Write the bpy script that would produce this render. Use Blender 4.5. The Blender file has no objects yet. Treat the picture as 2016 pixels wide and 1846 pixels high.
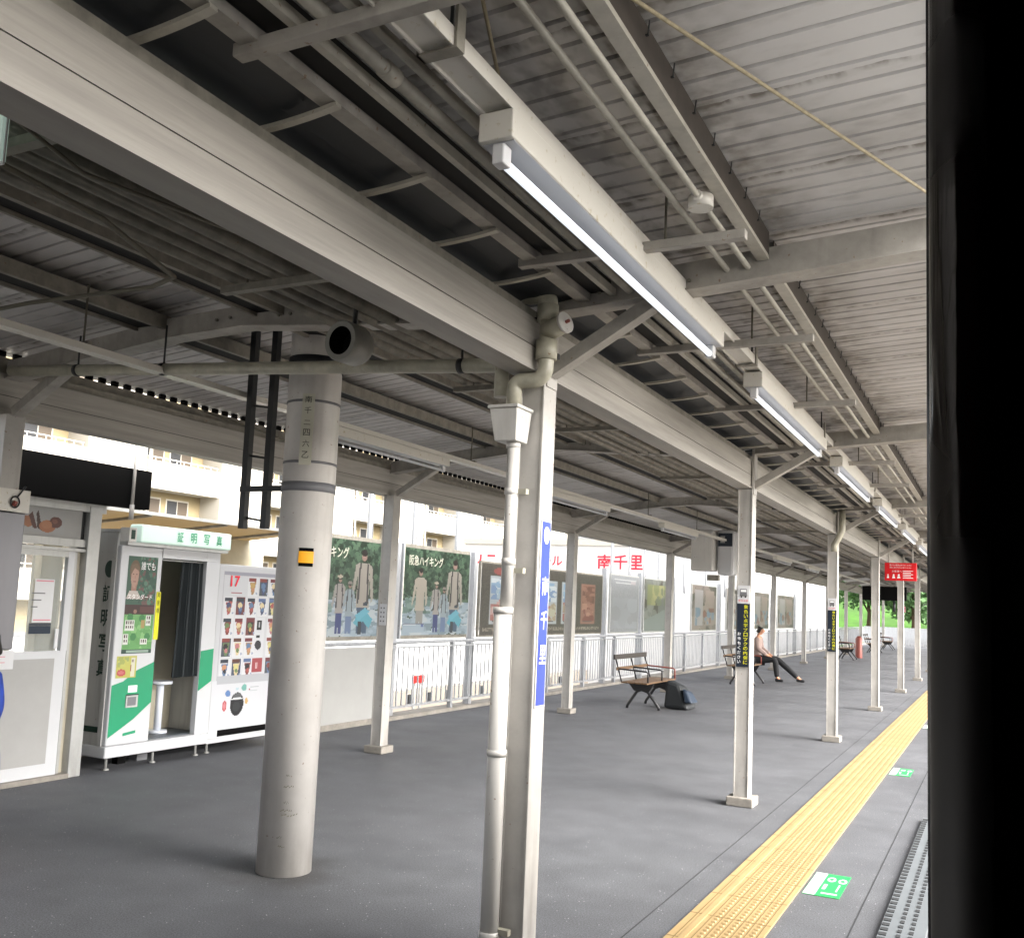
import bpy, bmesh, math, random
import numpy as np
from mathutils import Vector, Matrix
random.seed(7); rng = np.random.default_rng(5)
R_ = math.radians
C = bpy.context.scene.collection
sc = bpy.context.scene

# ------------------------------------------------------------------ camera
def cam_axes(yaw, pitch, roll):
    cy, sy = math.cos(yaw), math.sin(yaw)
    f0 = Vector((-sy, cy, 0)); r0 = Vector((cy, sy, 0)); u0 = Vector((0, 0, 1))
    f = f0*math.cos(pitch) + u0*math.sin(pitch); u = -f0*math.sin(pitch) + u0*math.cos(pitch)
    r = r0*math.cos(roll) + u*math.sin(roll); u2 = -r0*math.sin(roll) + u*math.cos(roll)
    return r, u2, f
r, u, f = cam_axes(0.4695, 0.1057, 0.043)
cd = bpy.data.cameras.new('camera'); cam = bpy.data.objects.new('camera', cd); C.objects.link(cam)
M = Matrix((r, u, -f)).transposed().to_4x4(); M.translation = Vector((0, 0, 1.6)); cam.matrix_world = M
cd.sensor_fit = 'HORIZONTAL'; cd.sensor_width = 36; cd.lens = 1900.21/2016*36
cd.shift_x = 0; cd.shift_y = 59.2/2016; cd.clip_start = 0.02; cd.clip_end = 2000
sc.camera = cam

# ------------------------------------------------------------------ light
SUN_EL, SUN_AZ = R_(36), R_(95)       # azimuth clockwise from +Y
w = bpy.data.worlds.new('World'); sc.world = w; w.use_nodes = True
nt = w.node_tree; nt.nodes.clear()
sky = nt.nodes.new('ShaderNodeTexSky'); sky.sky_type = 'NISHITA'; sky.sun_disc = False
sky.sun_elevation = SUN_EL; sky.sun_rotation = SUN_AZ; sky.dust_density = 7; sky.ozone_density = 0.6; sky.air_density = 1.0
bg = nt.nodes.new('ShaderNodeBackground'); bg.inputs[1].default_value = 0.15
out = nt.nodes.new('ShaderNodeOutputWorld')
bwn = nt.nodes.new('ShaderNodeRGBToBW'); mxs = nt.nodes.new('ShaderNodeMix'); mxs.data_type = 'RGBA'; mxs.inputs[0].default_value = .8
wrm = nt.nodes.new('ShaderNodeVectorMath'); wrm.operation = 'MULTIPLY'; wrm.inputs[1].default_value = (1.012, 1.0, .992)     # thin even cloud greys the sky
nt.links.new(sky.outputs[0], bwn.inputs[0]); nt.links.new(bwn.outputs[0], wrm.inputs[0]); nt.links.new(sky.outputs[0], mxs.inputs[6]); nt.links.new(wrm.outputs[0], mxs.inputs[7]); nt.links.new(mxs.outputs[2], bg.inputs[0]); nt.links.new(bg.outputs[0], out.inputs[0])
sl = bpy.data.lights.new('sun', 'SUN'); sl.energy = .4; sl.angle = R_(40); sl.color = (1, .98, .95)
so = bpy.data.objects.new('sun', sl); C.objects.link(so)
sd = Vector((math.sin(SUN_AZ)*math.cos(SUN_EL), math.cos(SUN_AZ)*math.cos(SUN_EL), math.sin(SUN_EL)))
so.rotation_euler = sd.to_track_quat('Z', 'Y').to_euler()
sc.view_settings.view_transform = 'Standard'; sc.view_settings.look = 'None'
sc.view_settings.exposure = 2.72; sc.view_settings.gamma = 1
sc.cycles.use_denoising = True; sc.cycles.max_bounces = 10; sc.cycles.diffuse_bounces = 6
sc.cycles.sample_clamp_indirect = 6

# ------------------------------------------------------------------ materials
def lin(c):
    if isinstance(c, str): c = [int(c[i:i+2], 16)/255 for i in (0, 2, 4)]
    return tuple((x/12.92 if x <= .04045 else ((x+.055)/1.055)**2.4) for x in c)
MATS = {}
def mat(name, col, rough=.55, metal=0, noise=.0, scale=6, stretch=(1, 1, 1), col2=None, bump=0, bscale=60, emit=0, spec=.5, detail=6, lo=.35, hi=.65, alpha=1, trans=0):
    m = bpy.data.materials.new(name); m.use_nodes = True; n = m.node_tree; b = n.nodes['Principled BSDF']; L = n.links.new
    c = lin(col); b.inputs['Roughness'].default_value = rough; b.inputs['Metallic'].default_value = metal
    b.inputs['Specular IOR Level'].default_value = spec; b.inputs['Base Color'].default_value = (*c, 1)
    geo = n.nodes.new('ShaderNodeNewGeometry'); mp = n.nodes.new('ShaderNodeMapping'); mp.inputs['Scale'].default_value = stretch
    L(geo.outputs['Position'], mp.inputs[0])
    if noise or col2:
        nz = n.nodes.new('ShaderNodeTexNoise'); nz.inputs['Scale'].default_value = scale; nz.inputs['Detail'].default_value = detail; nz.inputs['Roughness'].default_value = .65
        L(mp.outputs[0], nz.inputs['Vector']); mr = n.nodes.new('ShaderNodeMapRange'); mr.inputs[1].default_value = lo; mr.inputs[2].default_value = hi
        L(nz.outputs[0], mr.inputs[0]); mx = n.nodes.new('ShaderNodeMix'); mx.data_type = 'RGBA'
        c2 = lin(col2) if col2 else tuple(x*(1-noise) for x in c)
        mx.inputs[6].default_value = (*c, 1); mx.inputs[7].default_value = (*c2, 1); L(mr.outputs[0], mx.inputs[0]); L(mx.outputs[2], b.inputs['Base Color'])
    if bump:
        nb = n.nodes.new('ShaderNodeTexNoise'); nb.inputs['Scale'].default_value = bscale; nb.inputs['Detail'].default_value = 4; L(mp.outputs[0], nb.inputs['Vector'])
        bp_ = n.nodes.new('ShaderNodeBump'); bp_.inputs['Strength'].default_value = bump; bp_.inputs['Distance'].default_value = .01; L(nb.outputs[0], bp_.inputs['Height']); L(bp_.outputs[0], b.inputs['Normal'])
    if emit:
        b.inputs['Emission Color'].default_value = (*c, 1); b.inputs['Emission Strength'].default_value = emit
    if trans: b.inputs['Transmission Weight'].default_value = trans
    if alpha < 1: b.inputs['Alpha'].default_value = alpha
    MATS[name] = m; return m
mat('post_paint', 'b3b0ab', .42, noise=.16, scale=5, bump=.05, bscale=40)
mat('girder_paint', 'a29e97', .5, noise=.3, scale=7, stretch=(1, .12, 2.5), bump=.08, bscale=50)
mat('beam_paint', 'a6a29b', .55, noise=.3, scale=6)
mat('old_paint', '8a867c', .6, noise=.35, scale=12)
mat('pipe_paint', 'b0aca1', .4, noise=.2, scale=8)
mat('pvc_old', 'b3b09f', .35, noise=.3, scale=9)
mat('pvc_white', 'cfcdc8', .3, noise=.08, scale=4)
mat('mast_paint', 'c3c0bc', .33, noise=.12, scale=5, bump=.04, bscale=25)
mat('dark_steel', '26282a', .5, noise=.3, scale=20)
mat('black', '070707', .8, spec=.1)
mat('gap_black', '0a0908', .8)
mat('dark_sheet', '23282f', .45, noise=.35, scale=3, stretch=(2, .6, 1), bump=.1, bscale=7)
mat('white_enamel', 'c8c9cb', .3, noise=.04)
mat('booth_white', 'bfc1c4', .28, noise=.04, scale=3)
mat('booth_side', 'b4b5b3', .35, noise=.06, scale=3)
mat('fence_white', 'a3a6aa', .4, noise=.12, scale=12)
mat('panel_grey', '9b9b99', .5, noise=.07, scale=3)
mat('fascia', '8e8a83', .6, noise=.2, scale=5, stretch=(1, .2, 2))
mat('purlin_shade', '3f3832', .8, noise=.3, scale=10); mat('concrete', '8d8880', .85, noise=.3, scale=9, bump=.2)
mat('alu', 'b3b4b2', .38, metal=.35, noise=.1, scale=10)
mat('stainless', '77777b', .35, metal=.6, noise=.15, scale=3, stretch=(1, 1, .2))
mat('green', '1e8c63', .35); mat('green_dark', '12352b', .4); mat('mint', 'c8dfd4', .35, emit=.05); mat('green_text', '1b9a6c', .4)
mat('curtain', '2c3336', .75, noise=.3, scale=14, stretch=(4, 4, .3))
mat('beige_wall', 'b9b3a0', .7, noise=.08); mat('screen_dark', '1b1815', .3)
mat('booth_floor', '4a5157', .4)
mat('stool_white', 'd8dee8', .3)
mat('blue_sign', '2b3f9e', .35); mat('white_text', 'f0f0f0', .5); mat('navy', '15202e', .4); mat('yellow_text', 'd8d51e', .5)
mat('red', 'd4101c', .4); mat('sign_red', '8a1410', .5); mat('red_text', 'e02038', .5); mat('black_text', '161616', .6); mat('pink_text', 'c9808c', .6)
mat('plate_cream', 'c2c1b2', .4); mat('yellow', 'f2a900', .35); mat('grey_band', '6d6e72', .5)
mat('tactile', '99825a', .55, noise=.12, scale=3, bump=.05, bscale=300)
mat('tactile_dark', '6b5936', .7)
mat('sticker_green', '2a9a52', .45, noise=.1, scale=30); mat('sticker_white', 'a9b8ae', .45)
mat('rubber', '5d6265', .6, noise=.15); mat('rubber_dark', '242628', .8)
mat('wood', '6a5138', .6, noise=.3, scale=14, stretch=(3, .3, 3)); mat('wood_top', '37322e', .6); mat('iron', '1a1a1c', .45); mat('rail_red', '7d3f35', .5)
mat('bldg_cream', '8d8062', .85, noise=.06, scale=.6); mat('bldg_white', 'aeaaa0', .8, noise=.05, scale=.5); mat('bldg_brown', '8a6236', .8)
mat('bldg_glass', '26282b', .5, noise=.3, scale=.7); mat('bldg_brown_glass', '4a4034', .5); mat('wall_brown_grey', '7b746a', .85); mat('hall_white', 'c4c4c4', .7, noise=.04, scale=.4)
mat('awning', '94866e', .7, noise=.12, scale=2, trans=0); mat('tarp', 'cfc7b0', .8, noise=.15, scale=3)
mat('ground', '9b9890', .95, noise=.25, scale=.5, bump=.3, bscale=8)
mat('ballast', '9a9188', .95, noise=.6, scale=25, bump=.8, bscale=30, lo=.3, hi=.7)
mat('grass', '3f6a1c', .95, noise=.45, scale=.8, bump=.4, bscale=4, lo=.3, hi=.7)
mat('leaf', '527a45', .7, noise=.5, scale=1.2); mat('leaf_light', '6c9a3c', .7, noise=.4, scale=1.5); mat('bark', '4a3c2e', .9, noise=.3)
mat('train_dark', '0b0506', .12, bump=.12, bscale=5, noise=.3, scale=8, stretch=(1, 3, .35)); mat('train_maroon', '3a0d12', .2); mat('train_edge', '0a0506', .1, bump=.5, bscale=4, stretch=(2, 2, .8)); mat('train_roof', '868684', .7, noise=.1); mat('train_black', '050505', .6)
mat('car_red', 'b8261c', .3); mat('car_white', 'dcdcdc', .3); mat('tyre', '141414', .8)
mat('skin', 'c08d70', .6); mat('cloth_black', '17181b', .85, noise=.2, scale=20); mat('cloth_pink', '9a8780', .85, noise=.15, scale=15); mat('cloth_blue', '1f3fa0', .7, noise=.35, scale=12); mat('hair', '16110e', .6); mat('shoe_white', 'c9c9c9', .5)
mat('bag_dark', '1c2023', .7, noise=.4, scale=20, stretch=(1, 1, 4)); mat('bag_blue', '152536', .6)
mat('tube_dim', 'b9bcc0', .3); mat('tube_light', 'eef6ff', .3, emit=.13); mat('lamp_paint', 'c9c6be', .35, col2='a3956f', scale=28, lo=.60, hi=.72); mat('lamp_lit', 'a0a1a6', .35)
mat('speaker_grey', '8d8d88', .45, noise=.15, scale=12); mat('cable', '5d5a4e', .7); mat('rust_wire', 'a89c80', .6, noise=.3, scale=40)
# asphalt with speckles, patches and stains
def asphalt():
    m = mat('asphalt', '4e5053', .62, bump=.35, bscale=220); n = m.node_tree; L = n.links.new; b = n.nodes['Principled BSDF']
    geo = n.nodes.new('ShaderNodeNewGeometry')
    def noise(s, d=5):
        z = n.nodes.new('ShaderNodeTexNoise'); z.inputs['Scale'].default_value = s; z.inputs['Detail'].default_value = d; L(geo.outputs['Position'], z.inputs['Vector']); return z
    def ramp(z, a, b_, c1, c2):
        mr = n.nodes.new('ShaderNodeMapRange'); mr.inputs[1].default_value = a; mr.inputs[2].default_value = b_; mr.inputs[3].default_value = c1; mr.inputs[4].default_value = c2; L(z, mr.inputs[0]); return mr.outputs[0]
    big = ramp(noise(.55, 6).outputs[0], .32, .68, .9, 1.1); med = ramp(noise(3.2, 8).outputs[0], .3, .7, .88, 1.12); fine = ramp(noise(120, 3).outputs[0], .3, .7, .5, 1.5)
    vor = n.nodes.new('ShaderNodeTexVoronoi'); vor.inputs['Scale'].default_value = 34; L(geo.outputs['Position'], vor.inputs['Vector'])
    v2 = noise(9, 2); sp = ramp(vor.outputs['Distance'], .07, .14, 1.0, 0.0); gate = ramp(v2.outputs[0], .54, .58, 0, 1)
    mul = n.nodes.new('ShaderNodeMath'); mul.operation = 'MULTIPLY'; L(sp, mul.inputs[0]); L(gate, mul.inputs[1])
    def mm(a, b_):
        x = n.nodes.new('ShaderNodeMath'); x.operation = 'MULTIPLY'; L(a, x.inputs[0]); L(b_, x.inputs[1]); return x.outputs[0]
    fac = mm(mm(big, med), fine)
    base = n.nodes.new('ShaderNodeRGB'); base.outputs[0].default_value = (.075, .078, .085, 1)
    sc_ = n.nodes.new('ShaderNodeVectorMath'); sc_.operation = 'SCALE'; L(base.outputs[0], sc_.inputs[0]); L(fac, sc_.inputs['Scale'])
    mx = n.nodes.new('ShaderNodeMix'); mx.data_type = 'RGBA'; L(mul.outputs[0], mx.inputs[0]); L(sc_.outputs[0], mx.inputs[6]); mx.inputs[7].default_value = (.45, .45, .46, 1)
    L(mx.outputs[2], b.inputs['Base Color']); L(ramp(noise(1.1, 5).outputs[0], .35, .65, .6, .8), b.inputs['Roughness'])
asphalt()
mat('asphalt_patch', '3f3f3f', .7, noise=.35, scale=14, bump=.4, bscale=150)
# corrugated roof sheets: dirt at the laps and rust/grime patches
def roofmat(name, col, dirt):
    m = mat(name, col, .5); n = m.node_tree; L = n.links.new; b = n.nodes['Principled BSDF']; geo = n.nodes.new('ShaderNodeNewGeometry')
    sep = n.nodes.new('ShaderNodeSeparateXYZ'); L(geo.outputs['Position'], sep.inputs[0])
    def noise(s, d=6, st=(1, 1, 1)):
        mp = n.nodes.new('ShaderNodeMapping'); mp.inputs['Scale'].default_value = st; L(geo.outputs['Position'], mp.inputs[0])
        z = n.nodes.new('ShaderNodeTexNoise'); z.inputs['Scale'].default_value = s; z.inputs['Detail'].default_value = d; L(mp.outputs[0], z.inputs['Vector']); return z.outputs[0]
    def ramp(z, a, b_, c1, c2):
        mr = n.nodes.new('ShaderNodeMapRange'); mr.inputs[1].default_value = a; mr.inputs[2].default_value = b_; mr.inputs[3].default_value = c1; mr.inputs[4].default_value = c2; L(z, mr.inputs[0]); return mr.outputs[0]
    def math2(op, a, b_):
        x = n.nodes.new('ShaderNodeMath'); x.operation = op
        for i, v in enumerate((a, b_)):
            if isinstance(v, (int, float)): x.inputs[i].default_value = v
            else: L(v, x.inputs[i])
        return x.outputs[0]
    yy = math2('ADD', sep.outputs[1], ramp(noise(8), .3, .7, -.012, .012))
    md = math2('MODULO', math2('ADD', yy, 50.02), .575)
    lap = math2('MULTIPLY', ramp(md, .0, .045, 1, 0), ramp(noise(22, 5, (1, .3, 1)), .38, .62, .15, 1))
    g1 = ramp(noise(1.3, 7, (1, 1, 1)), .46, .76, 0, .4); g2 = ramp(noise(7, 6, (.8, 1.4, 1)), .52, .8, 0, .35)
    edge = math2('MULTIPLY', math2('MULTIPLY', ramp(sep.outputs[0], -.80, -.58, 1, 0), ramp(sep.outputs[0], -1.0, -.99, 0, 1)), ramp(noise(11, 6), .35, .65, .1, .65))
    blot = math2('MULTIPLY', math2('MULTIPLY', ramp(sep.outputs[0], -.95, -.9, 1, 0), ramp(sep.outputs[0], -2.2, -2.1, 0, 1)), ramp(noise(6, 3, (1.6, .8, 1)), .47, .60, 0, .5))
    tot = math2('MINIMUM', math2('ADD', math2('ADD', math2('ADD', lap, edge), math2('ADD', blot, g1)), g2), 1)
    mx = n.nodes.new('ShaderNodeMix'); mx.data_type = 'RGBA'; L(tot, mx.inputs[0]); mx.inputs[6].default_value = (*lin(col), 1); mx.inputs[7].default_value = (*lin(dirt), 1)
    L(mx.outputs[2], b.inputs['Base Color'])
roofmat('roof_sheet', 'bdbbba', '67625b')
def paintmat(name, rough):
    m = mat(name, 'ffffff', rough); n = m.node_tree; a = n.nodes.new('ShaderNodeAttribute'); a.attribute_name = 'Col'
    n.links.new(a.outputs['Color'], n.nodes['Principled BSDF'].inputs['Base Color'])
paintmat('printed', .35)
n_ = MATS['awning'].node_tree; tb = n_.nodes.new('ShaderNodeBsdfTranslucent'); tb.inputs[0].default_value = (*lin('b3a488'), 1); ms = n_.nodes.new('ShaderNodeMixShader'); ms.inputs[0].default_value = .55
n_.links.new(n_.nodes['Principled BSDF'].outputs[0], ms.inputs[1]); n_.links.new(tb.outputs[0], ms.inputs[2]); n_.links.new(ms.outputs[0], n_.nodes['Material Output'].inputs[0])
MATS['train_edge'].node_tree.nodes['Principled BSDF'].inputs['IOR'].default_value = 1.7; n_ = MATS['train_edge'].node_tree; nz_ = n_.nodes.new('ShaderNodeTexNoise'); nz_.inputs['Scale'].default_value = 3.1; nz_.inputs['Detail'].default_value = 3; ge_ = n_.nodes.new('ShaderNodeNewGeometry'); mr_ = n_.nodes.new('ShaderNodeMapRange')
mr_.inputs[1].default_value = .42; mr_.inputs[2].default_value = .52; mr_.inputs[3].default_value = .6; mr_.inputs[4].default_value = .07      # worn matt and still glossy patches
n_.links.new(ge_.outputs['Position'], nz_.inputs['Vector']); n_.links.new(nz_.outputs[0], mr_.inputs[0]); n_.links.new(mr_.outputs[0], n_.nodes['Principled BSDF'].inputs['Roughness'])
def grime(name, h=.5, amt=.55, rust=True, dirt='57514a', spots='7a5f48'):
    m = MATS[name]; n = m.node_tree; L = n.links.new; b = n.nodes['Principled BSDF']; geo = n.nodes.new('ShaderNodeNewGeometry'); sep = n.nodes.new('ShaderNodeSeparateXYZ'); L(geo.outputs['Position'], sep.inputs[0])
    src = b.inputs['Base Color'].links[0].from_socket
    def nz(s_, d, a, b_, c1, c2, st=(1, 1, 1)):
        mp = n.nodes.new('ShaderNodeMapping'); mp.inputs['Scale'].default_value = st; L(geo.outputs['Position'], mp.inputs[0]); z = n.nodes.new('ShaderNodeTexNoise'); z.inputs['Scale'].default_value = s_; z.inputs['Detail'].default_value = d; L(mp.outputs[0], z.inputs['Vector'])
        r_ = n.nodes.new('ShaderNodeMapRange'); r_.inputs[1].default_value = a; r_.inputs[2].default_value = b_; r_.inputs[3].default_value = c1; r_.inputs[4].default_value = c2; L(z.outputs[0], r_.inputs[0]); return r_.outputs[0]
    hr = n.nodes.new('ShaderNodeMapRange'); hr.inputs[1].default_value = 0; hr.inputs[2].default_value = h; hr.inputs[3].default_value = amt; hr.inputs[4].default_value = 0; L(sep.outputs[2], hr.inputs[0])
    mu = n.nodes.new('ShaderNodeMath'); mu.operation = 'MULTIPLY'; L(hr.outputs[0], mu.inputs[0]); L(nz(12, 6, .38, .62, .25, 1, (1, 1, .35)), mu.inputs[1])
    st = nz(5, 7, .52, .78, 0, .30, (3, 3, .25)); ad = n.nodes.new('ShaderNodeMath'); ad.operation = 'ADD'; ad.use_clamp = True; L(mu.outputs[0], ad.inputs[0]); L(st, ad.inputs[1])
    m1 = n.nodes.new('ShaderNodeMix'); m1.data_type = 'RGBA'; L(ad.outputs[0], m1.inputs[0]); L(src, m1.inputs[6]); m1.inputs[7].default_value = (*lin(dirt), 1); o = m1.outputs[2]
    if rust:
        m2 = n.nodes.new('ShaderNodeMix'); m2.data_type = 'RGBA'; L(nz(38, 3, .70, .73, 0, .75), m2.inputs[0]); L(o, m2.inputs[6]); m2.inputs[7].default_value = (*lin(spots), 1); o = m2.outputs[2]
    L(o, b.inputs['Base Color'])
for nm in ('post_paint', 'fence_white', 'pipe_paint', 'pvc_old'): grime(nm)
for nm in ('mast_paint', 'pvc_white'): grime(nm, .3, .5, True, '8a857d')
for nm in ('beam_paint', 'old_paint', 'booth_side'): grime(nm, .3, .4)
grime('alu', .35, .35, False)
# trodden dirt round the mast foot, part of the asphalt colour
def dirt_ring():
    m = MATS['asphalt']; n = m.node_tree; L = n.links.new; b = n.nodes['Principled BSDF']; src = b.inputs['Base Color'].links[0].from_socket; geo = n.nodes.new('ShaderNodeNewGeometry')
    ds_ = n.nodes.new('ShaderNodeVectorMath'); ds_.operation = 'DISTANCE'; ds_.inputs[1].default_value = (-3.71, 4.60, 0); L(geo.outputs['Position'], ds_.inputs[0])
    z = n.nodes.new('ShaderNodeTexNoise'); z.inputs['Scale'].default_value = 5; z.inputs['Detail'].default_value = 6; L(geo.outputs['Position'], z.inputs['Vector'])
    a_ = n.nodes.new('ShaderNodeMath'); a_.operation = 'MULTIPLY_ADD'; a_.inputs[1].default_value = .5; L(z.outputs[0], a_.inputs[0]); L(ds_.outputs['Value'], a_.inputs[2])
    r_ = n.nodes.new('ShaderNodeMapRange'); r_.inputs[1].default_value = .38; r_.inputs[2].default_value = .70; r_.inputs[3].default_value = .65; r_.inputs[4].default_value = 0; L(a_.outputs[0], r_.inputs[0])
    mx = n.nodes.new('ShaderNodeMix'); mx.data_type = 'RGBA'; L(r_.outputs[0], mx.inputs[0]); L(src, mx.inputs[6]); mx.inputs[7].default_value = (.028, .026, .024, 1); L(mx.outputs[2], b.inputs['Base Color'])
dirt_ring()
gl = mat('window_glass', 'dfe8e6', .05, spec=.5); gl.node_tree.nodes['Principled BSDF'].inputs['Alpha'].default_value = .16

# ------------------------------------------------------------------ mesh helpers
class MB:
    def __init__(s): s.v = []; s.f = []; s.m = []; s.mats = []; s.sm = []
    def mi(s, name):
        if name not in s.mats: s.mats.append(name)
        return s.mats.index(name)
    def face(s, pts, m, smooth=False):
        i = len(s.v); s.v += [tuple(p) for p in pts]; s.f.append(tuple(range(i, i+len(pts)))); s.m.append(s.mi(m)); s.sm.append(smooth)
    def box(s, x0, x1, y0, y1, z0, z1, m):
        return s.hexa([(x0, y0, z0), (x1, y0, z0), (x1, y1, z0), (x0, y1, z0)], [(x0, y0, z1), (x1, y0, z1), (x1, y1, z1), (x0, y1, z1)], m)
    def hexa(s, b, t, m):
        i = len(s.v); s.v += [tuple(p) for p in b] + [tuple(p) for p in t]
        for q in ((3, 2, 1, 0), (4, 5, 6, 7), (0, 1, 5, 4), (1, 2, 6, 5), (2, 3, 7, 6), (3, 0, 4, 7)):
            s.f.append(tuple(i+k for k in q)); s.m.append(s.mi(m)); s.sm.append(False)
        return s
    def beam(s, p0, p1, w_, h, m, up=(0, 0, 1)):
        p0, p1 = Vector(p0), Vector(p1); d = (p1-p0).normalized(); upv = Vector(up)
        if abs(d.dot(upv)) > .95: upv = Vector((0, 1, 0))
        rt = d.cross(upv).normalized()*(w_/2); uu = rt.cross(d).normalized()*(h/2)
        return s.hexa([p0-rt-uu, p0+rt-uu, p1+rt-uu, p1-rt-uu], [p0-rt+uu, p0+rt+uu, p1+rt+uu, p1-rt+uu], m)
    def prism(s, poly, fn, t0, t1, m):   # poly 2D, fn(a,b,t)->xyz
        n = len(poly); i = len(s.v)
        s.v += [tuple(fn(a, b, t0)) for a, b in poly] + [tuple(fn(a, b, t1)) for a, b in poly]; k = s.mi(m)
        s.f.append(tuple(range(i+n-1, i-1, -1))); s.f.append(tuple(range(i+n, i+2*n))); s.m += [k, k]; s.sm += [False, False]
        for j in range(n):
            s.f.append((i+j, i+(j+1) % n, i+n+(j+1) % n, i+n+j)); s.m.append(k); s.sm.append(False)
        return s
    def tube(s, pts, rad, m, n=12, caps=True):
        pts = [Vector(p) for p in pts]; rr = rad if isinstance(rad, (list, tuple)) else [rad]*len(pts)
        i0 = len(s.v); k = s.mi(m); ref = None
        for j, p in enumerate(pts):
            d = (pts[min(j+1, len(pts)-1)]-pts[max(j-1, 0)]).normalized()
            if ref is None:
                ref = Vector((0, 0, 1)) if abs(d.z) < .9 else Vector((1, 0, 0))
            a = d.cross(ref).normalized(); b = a.cross(d).normalized(); ref = b
            for q in range(n):
                t = 2*math.pi*q/n; s.v.append(tuple(p+(a*math.cos(t)+b*math.sin(t))*rr[j]))
        for j in range(len(pts)-1):
            for q in range(n):
                a0 = i0+j*n+q; a1 = i0+j*n+(q+1) % n
                s.f.append((a0, a1, a1+n, a0+n)); s.m.append(k); s.sm.append(True)
        if caps:
            s.f.append(tuple(range(i0+n-1, i0-1, -1))); s.f.append(tuple(range(i0+(len(pts)-1)*n, i0+len(pts)*n))); s.m += [k, k]; s.sm += [False, False]
        return s
    def ring(s, c, rad, z0, z1, m, t=.004, n=32):
        return s.tube([(c[0], c[1], z0), (c[0], c[1], z1)], rad+t, m, n)
    def build(s, name, parent=None, bevel=0):
        me = bpy.data.meshes.new(name); off = Vector((0, 0, 0))
        if parent is not None:
            p = parent; 
            while p is not None: off += p.location; p = p.parent
        base = Vector((0, 0, 0))
        vs = s.v
        if parent is None:
            a = np.array(vs); base = Vector(((a[:, 0].min()+a[:, 0].max())/2, (a[:, 1].min()+a[:, 1].max())/2, a[:, 2].min()))
        me.from_pydata([tuple(Vector(v)-off-base) for v in vs], [], s.f)
        for n_ in s.mats: me.materials.append(MATS[n_])
        me.polygons.foreach_set('material_index', s.m); me.polygons.foreach_set('use_smooth', s.sm)
        bm = bmesh.new(); bm.from_mesh(me); bmesh.ops.recalc_face_normals(bm, faces=bm.faces) if False else None; bm.free()
        me.update(); o = bpy.data.objects.new(name, me); C.objects.link(o)
        if parent is not None: o.parent = parent
        else: o.location = base
        if bevel:
            b = o.modifiers.new('bevel', 'BEVEL'); b.width = bevel; b.segments = 2; b.limit_method = 'ANGLE'; b.angle_limit = R_(40)
        return o
def tag(o, label, cat, group=None, kind=None):
    if label: o['label'] = label
    if cat: o['category'] = cat
    if group: o['group'] = group
    if kind: o['kind'] = kind
    return o
def empty(name, loc, label, cat, group=None):
    o = bpy.data.objects.new(name, None); C.objects.link(o); o.location = loc; o.empty_display_size = .2; return tag(o, label, cat, group)
def struct(mb, name): o = mb.build(name); o['kind'] = 'structure'; return o
def dup(o, dloc, label=None, parent=None):
    c = o.copy(); C.objects.link(c)
    if parent is None: c.location = o.location + Vector(dloc)
    else: c.parent = parent
    if label: c['label'] = label
    for ch in list(o.children): dup(ch, (0, 0, 0), None, c)
    return c
def text(mb, s_, origin, ud, vd, w_, h, m, n=None, off=.003, bold=0):
    """fit a text string into the w x h box whose lower-left corner is origin"""
    cu = bpy.data.curves.new('t', 'FONT'); cu.body = s_; cu.resolution_u = 3; cu.offset = bold
    o = bpy.data.objects.new('t', cu); C.objects.link(o); bpy.context.view_layer.update()
    me = bpy.data.meshes.new_from_object(o.evaluated_get(bpy.context.evaluated_depsgraph_get()))
    if len(me.vertices):
        a = np.array([v.co[:2] for v in me.vertices]); mn = a.min(0); sz = np.maximum(a.max(0)-mn, 1e-4)
        O = Vector(origin); U = Vector(ud); V = Vector(vd); N = U.cross(V); k = mb.mi(m); i = len(mb.v)
        if h is None: h = w_*sz[1]/sz[0]
        for p in a:
            q = (p-mn)/sz; mb.v.append(tuple(O+U*(float(q[0])*w_)+V*(float(q[1])*h)+N*off))
        for p in me.polygons: mb.f.append(tuple(i+j for j in p.vertices)); mb.m.append(k); mb.sm.append(False)
    bpy.data.objects.remove(o); bpy.data.curves.remove(cu); bpy.data.meshes.remove(me)

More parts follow.
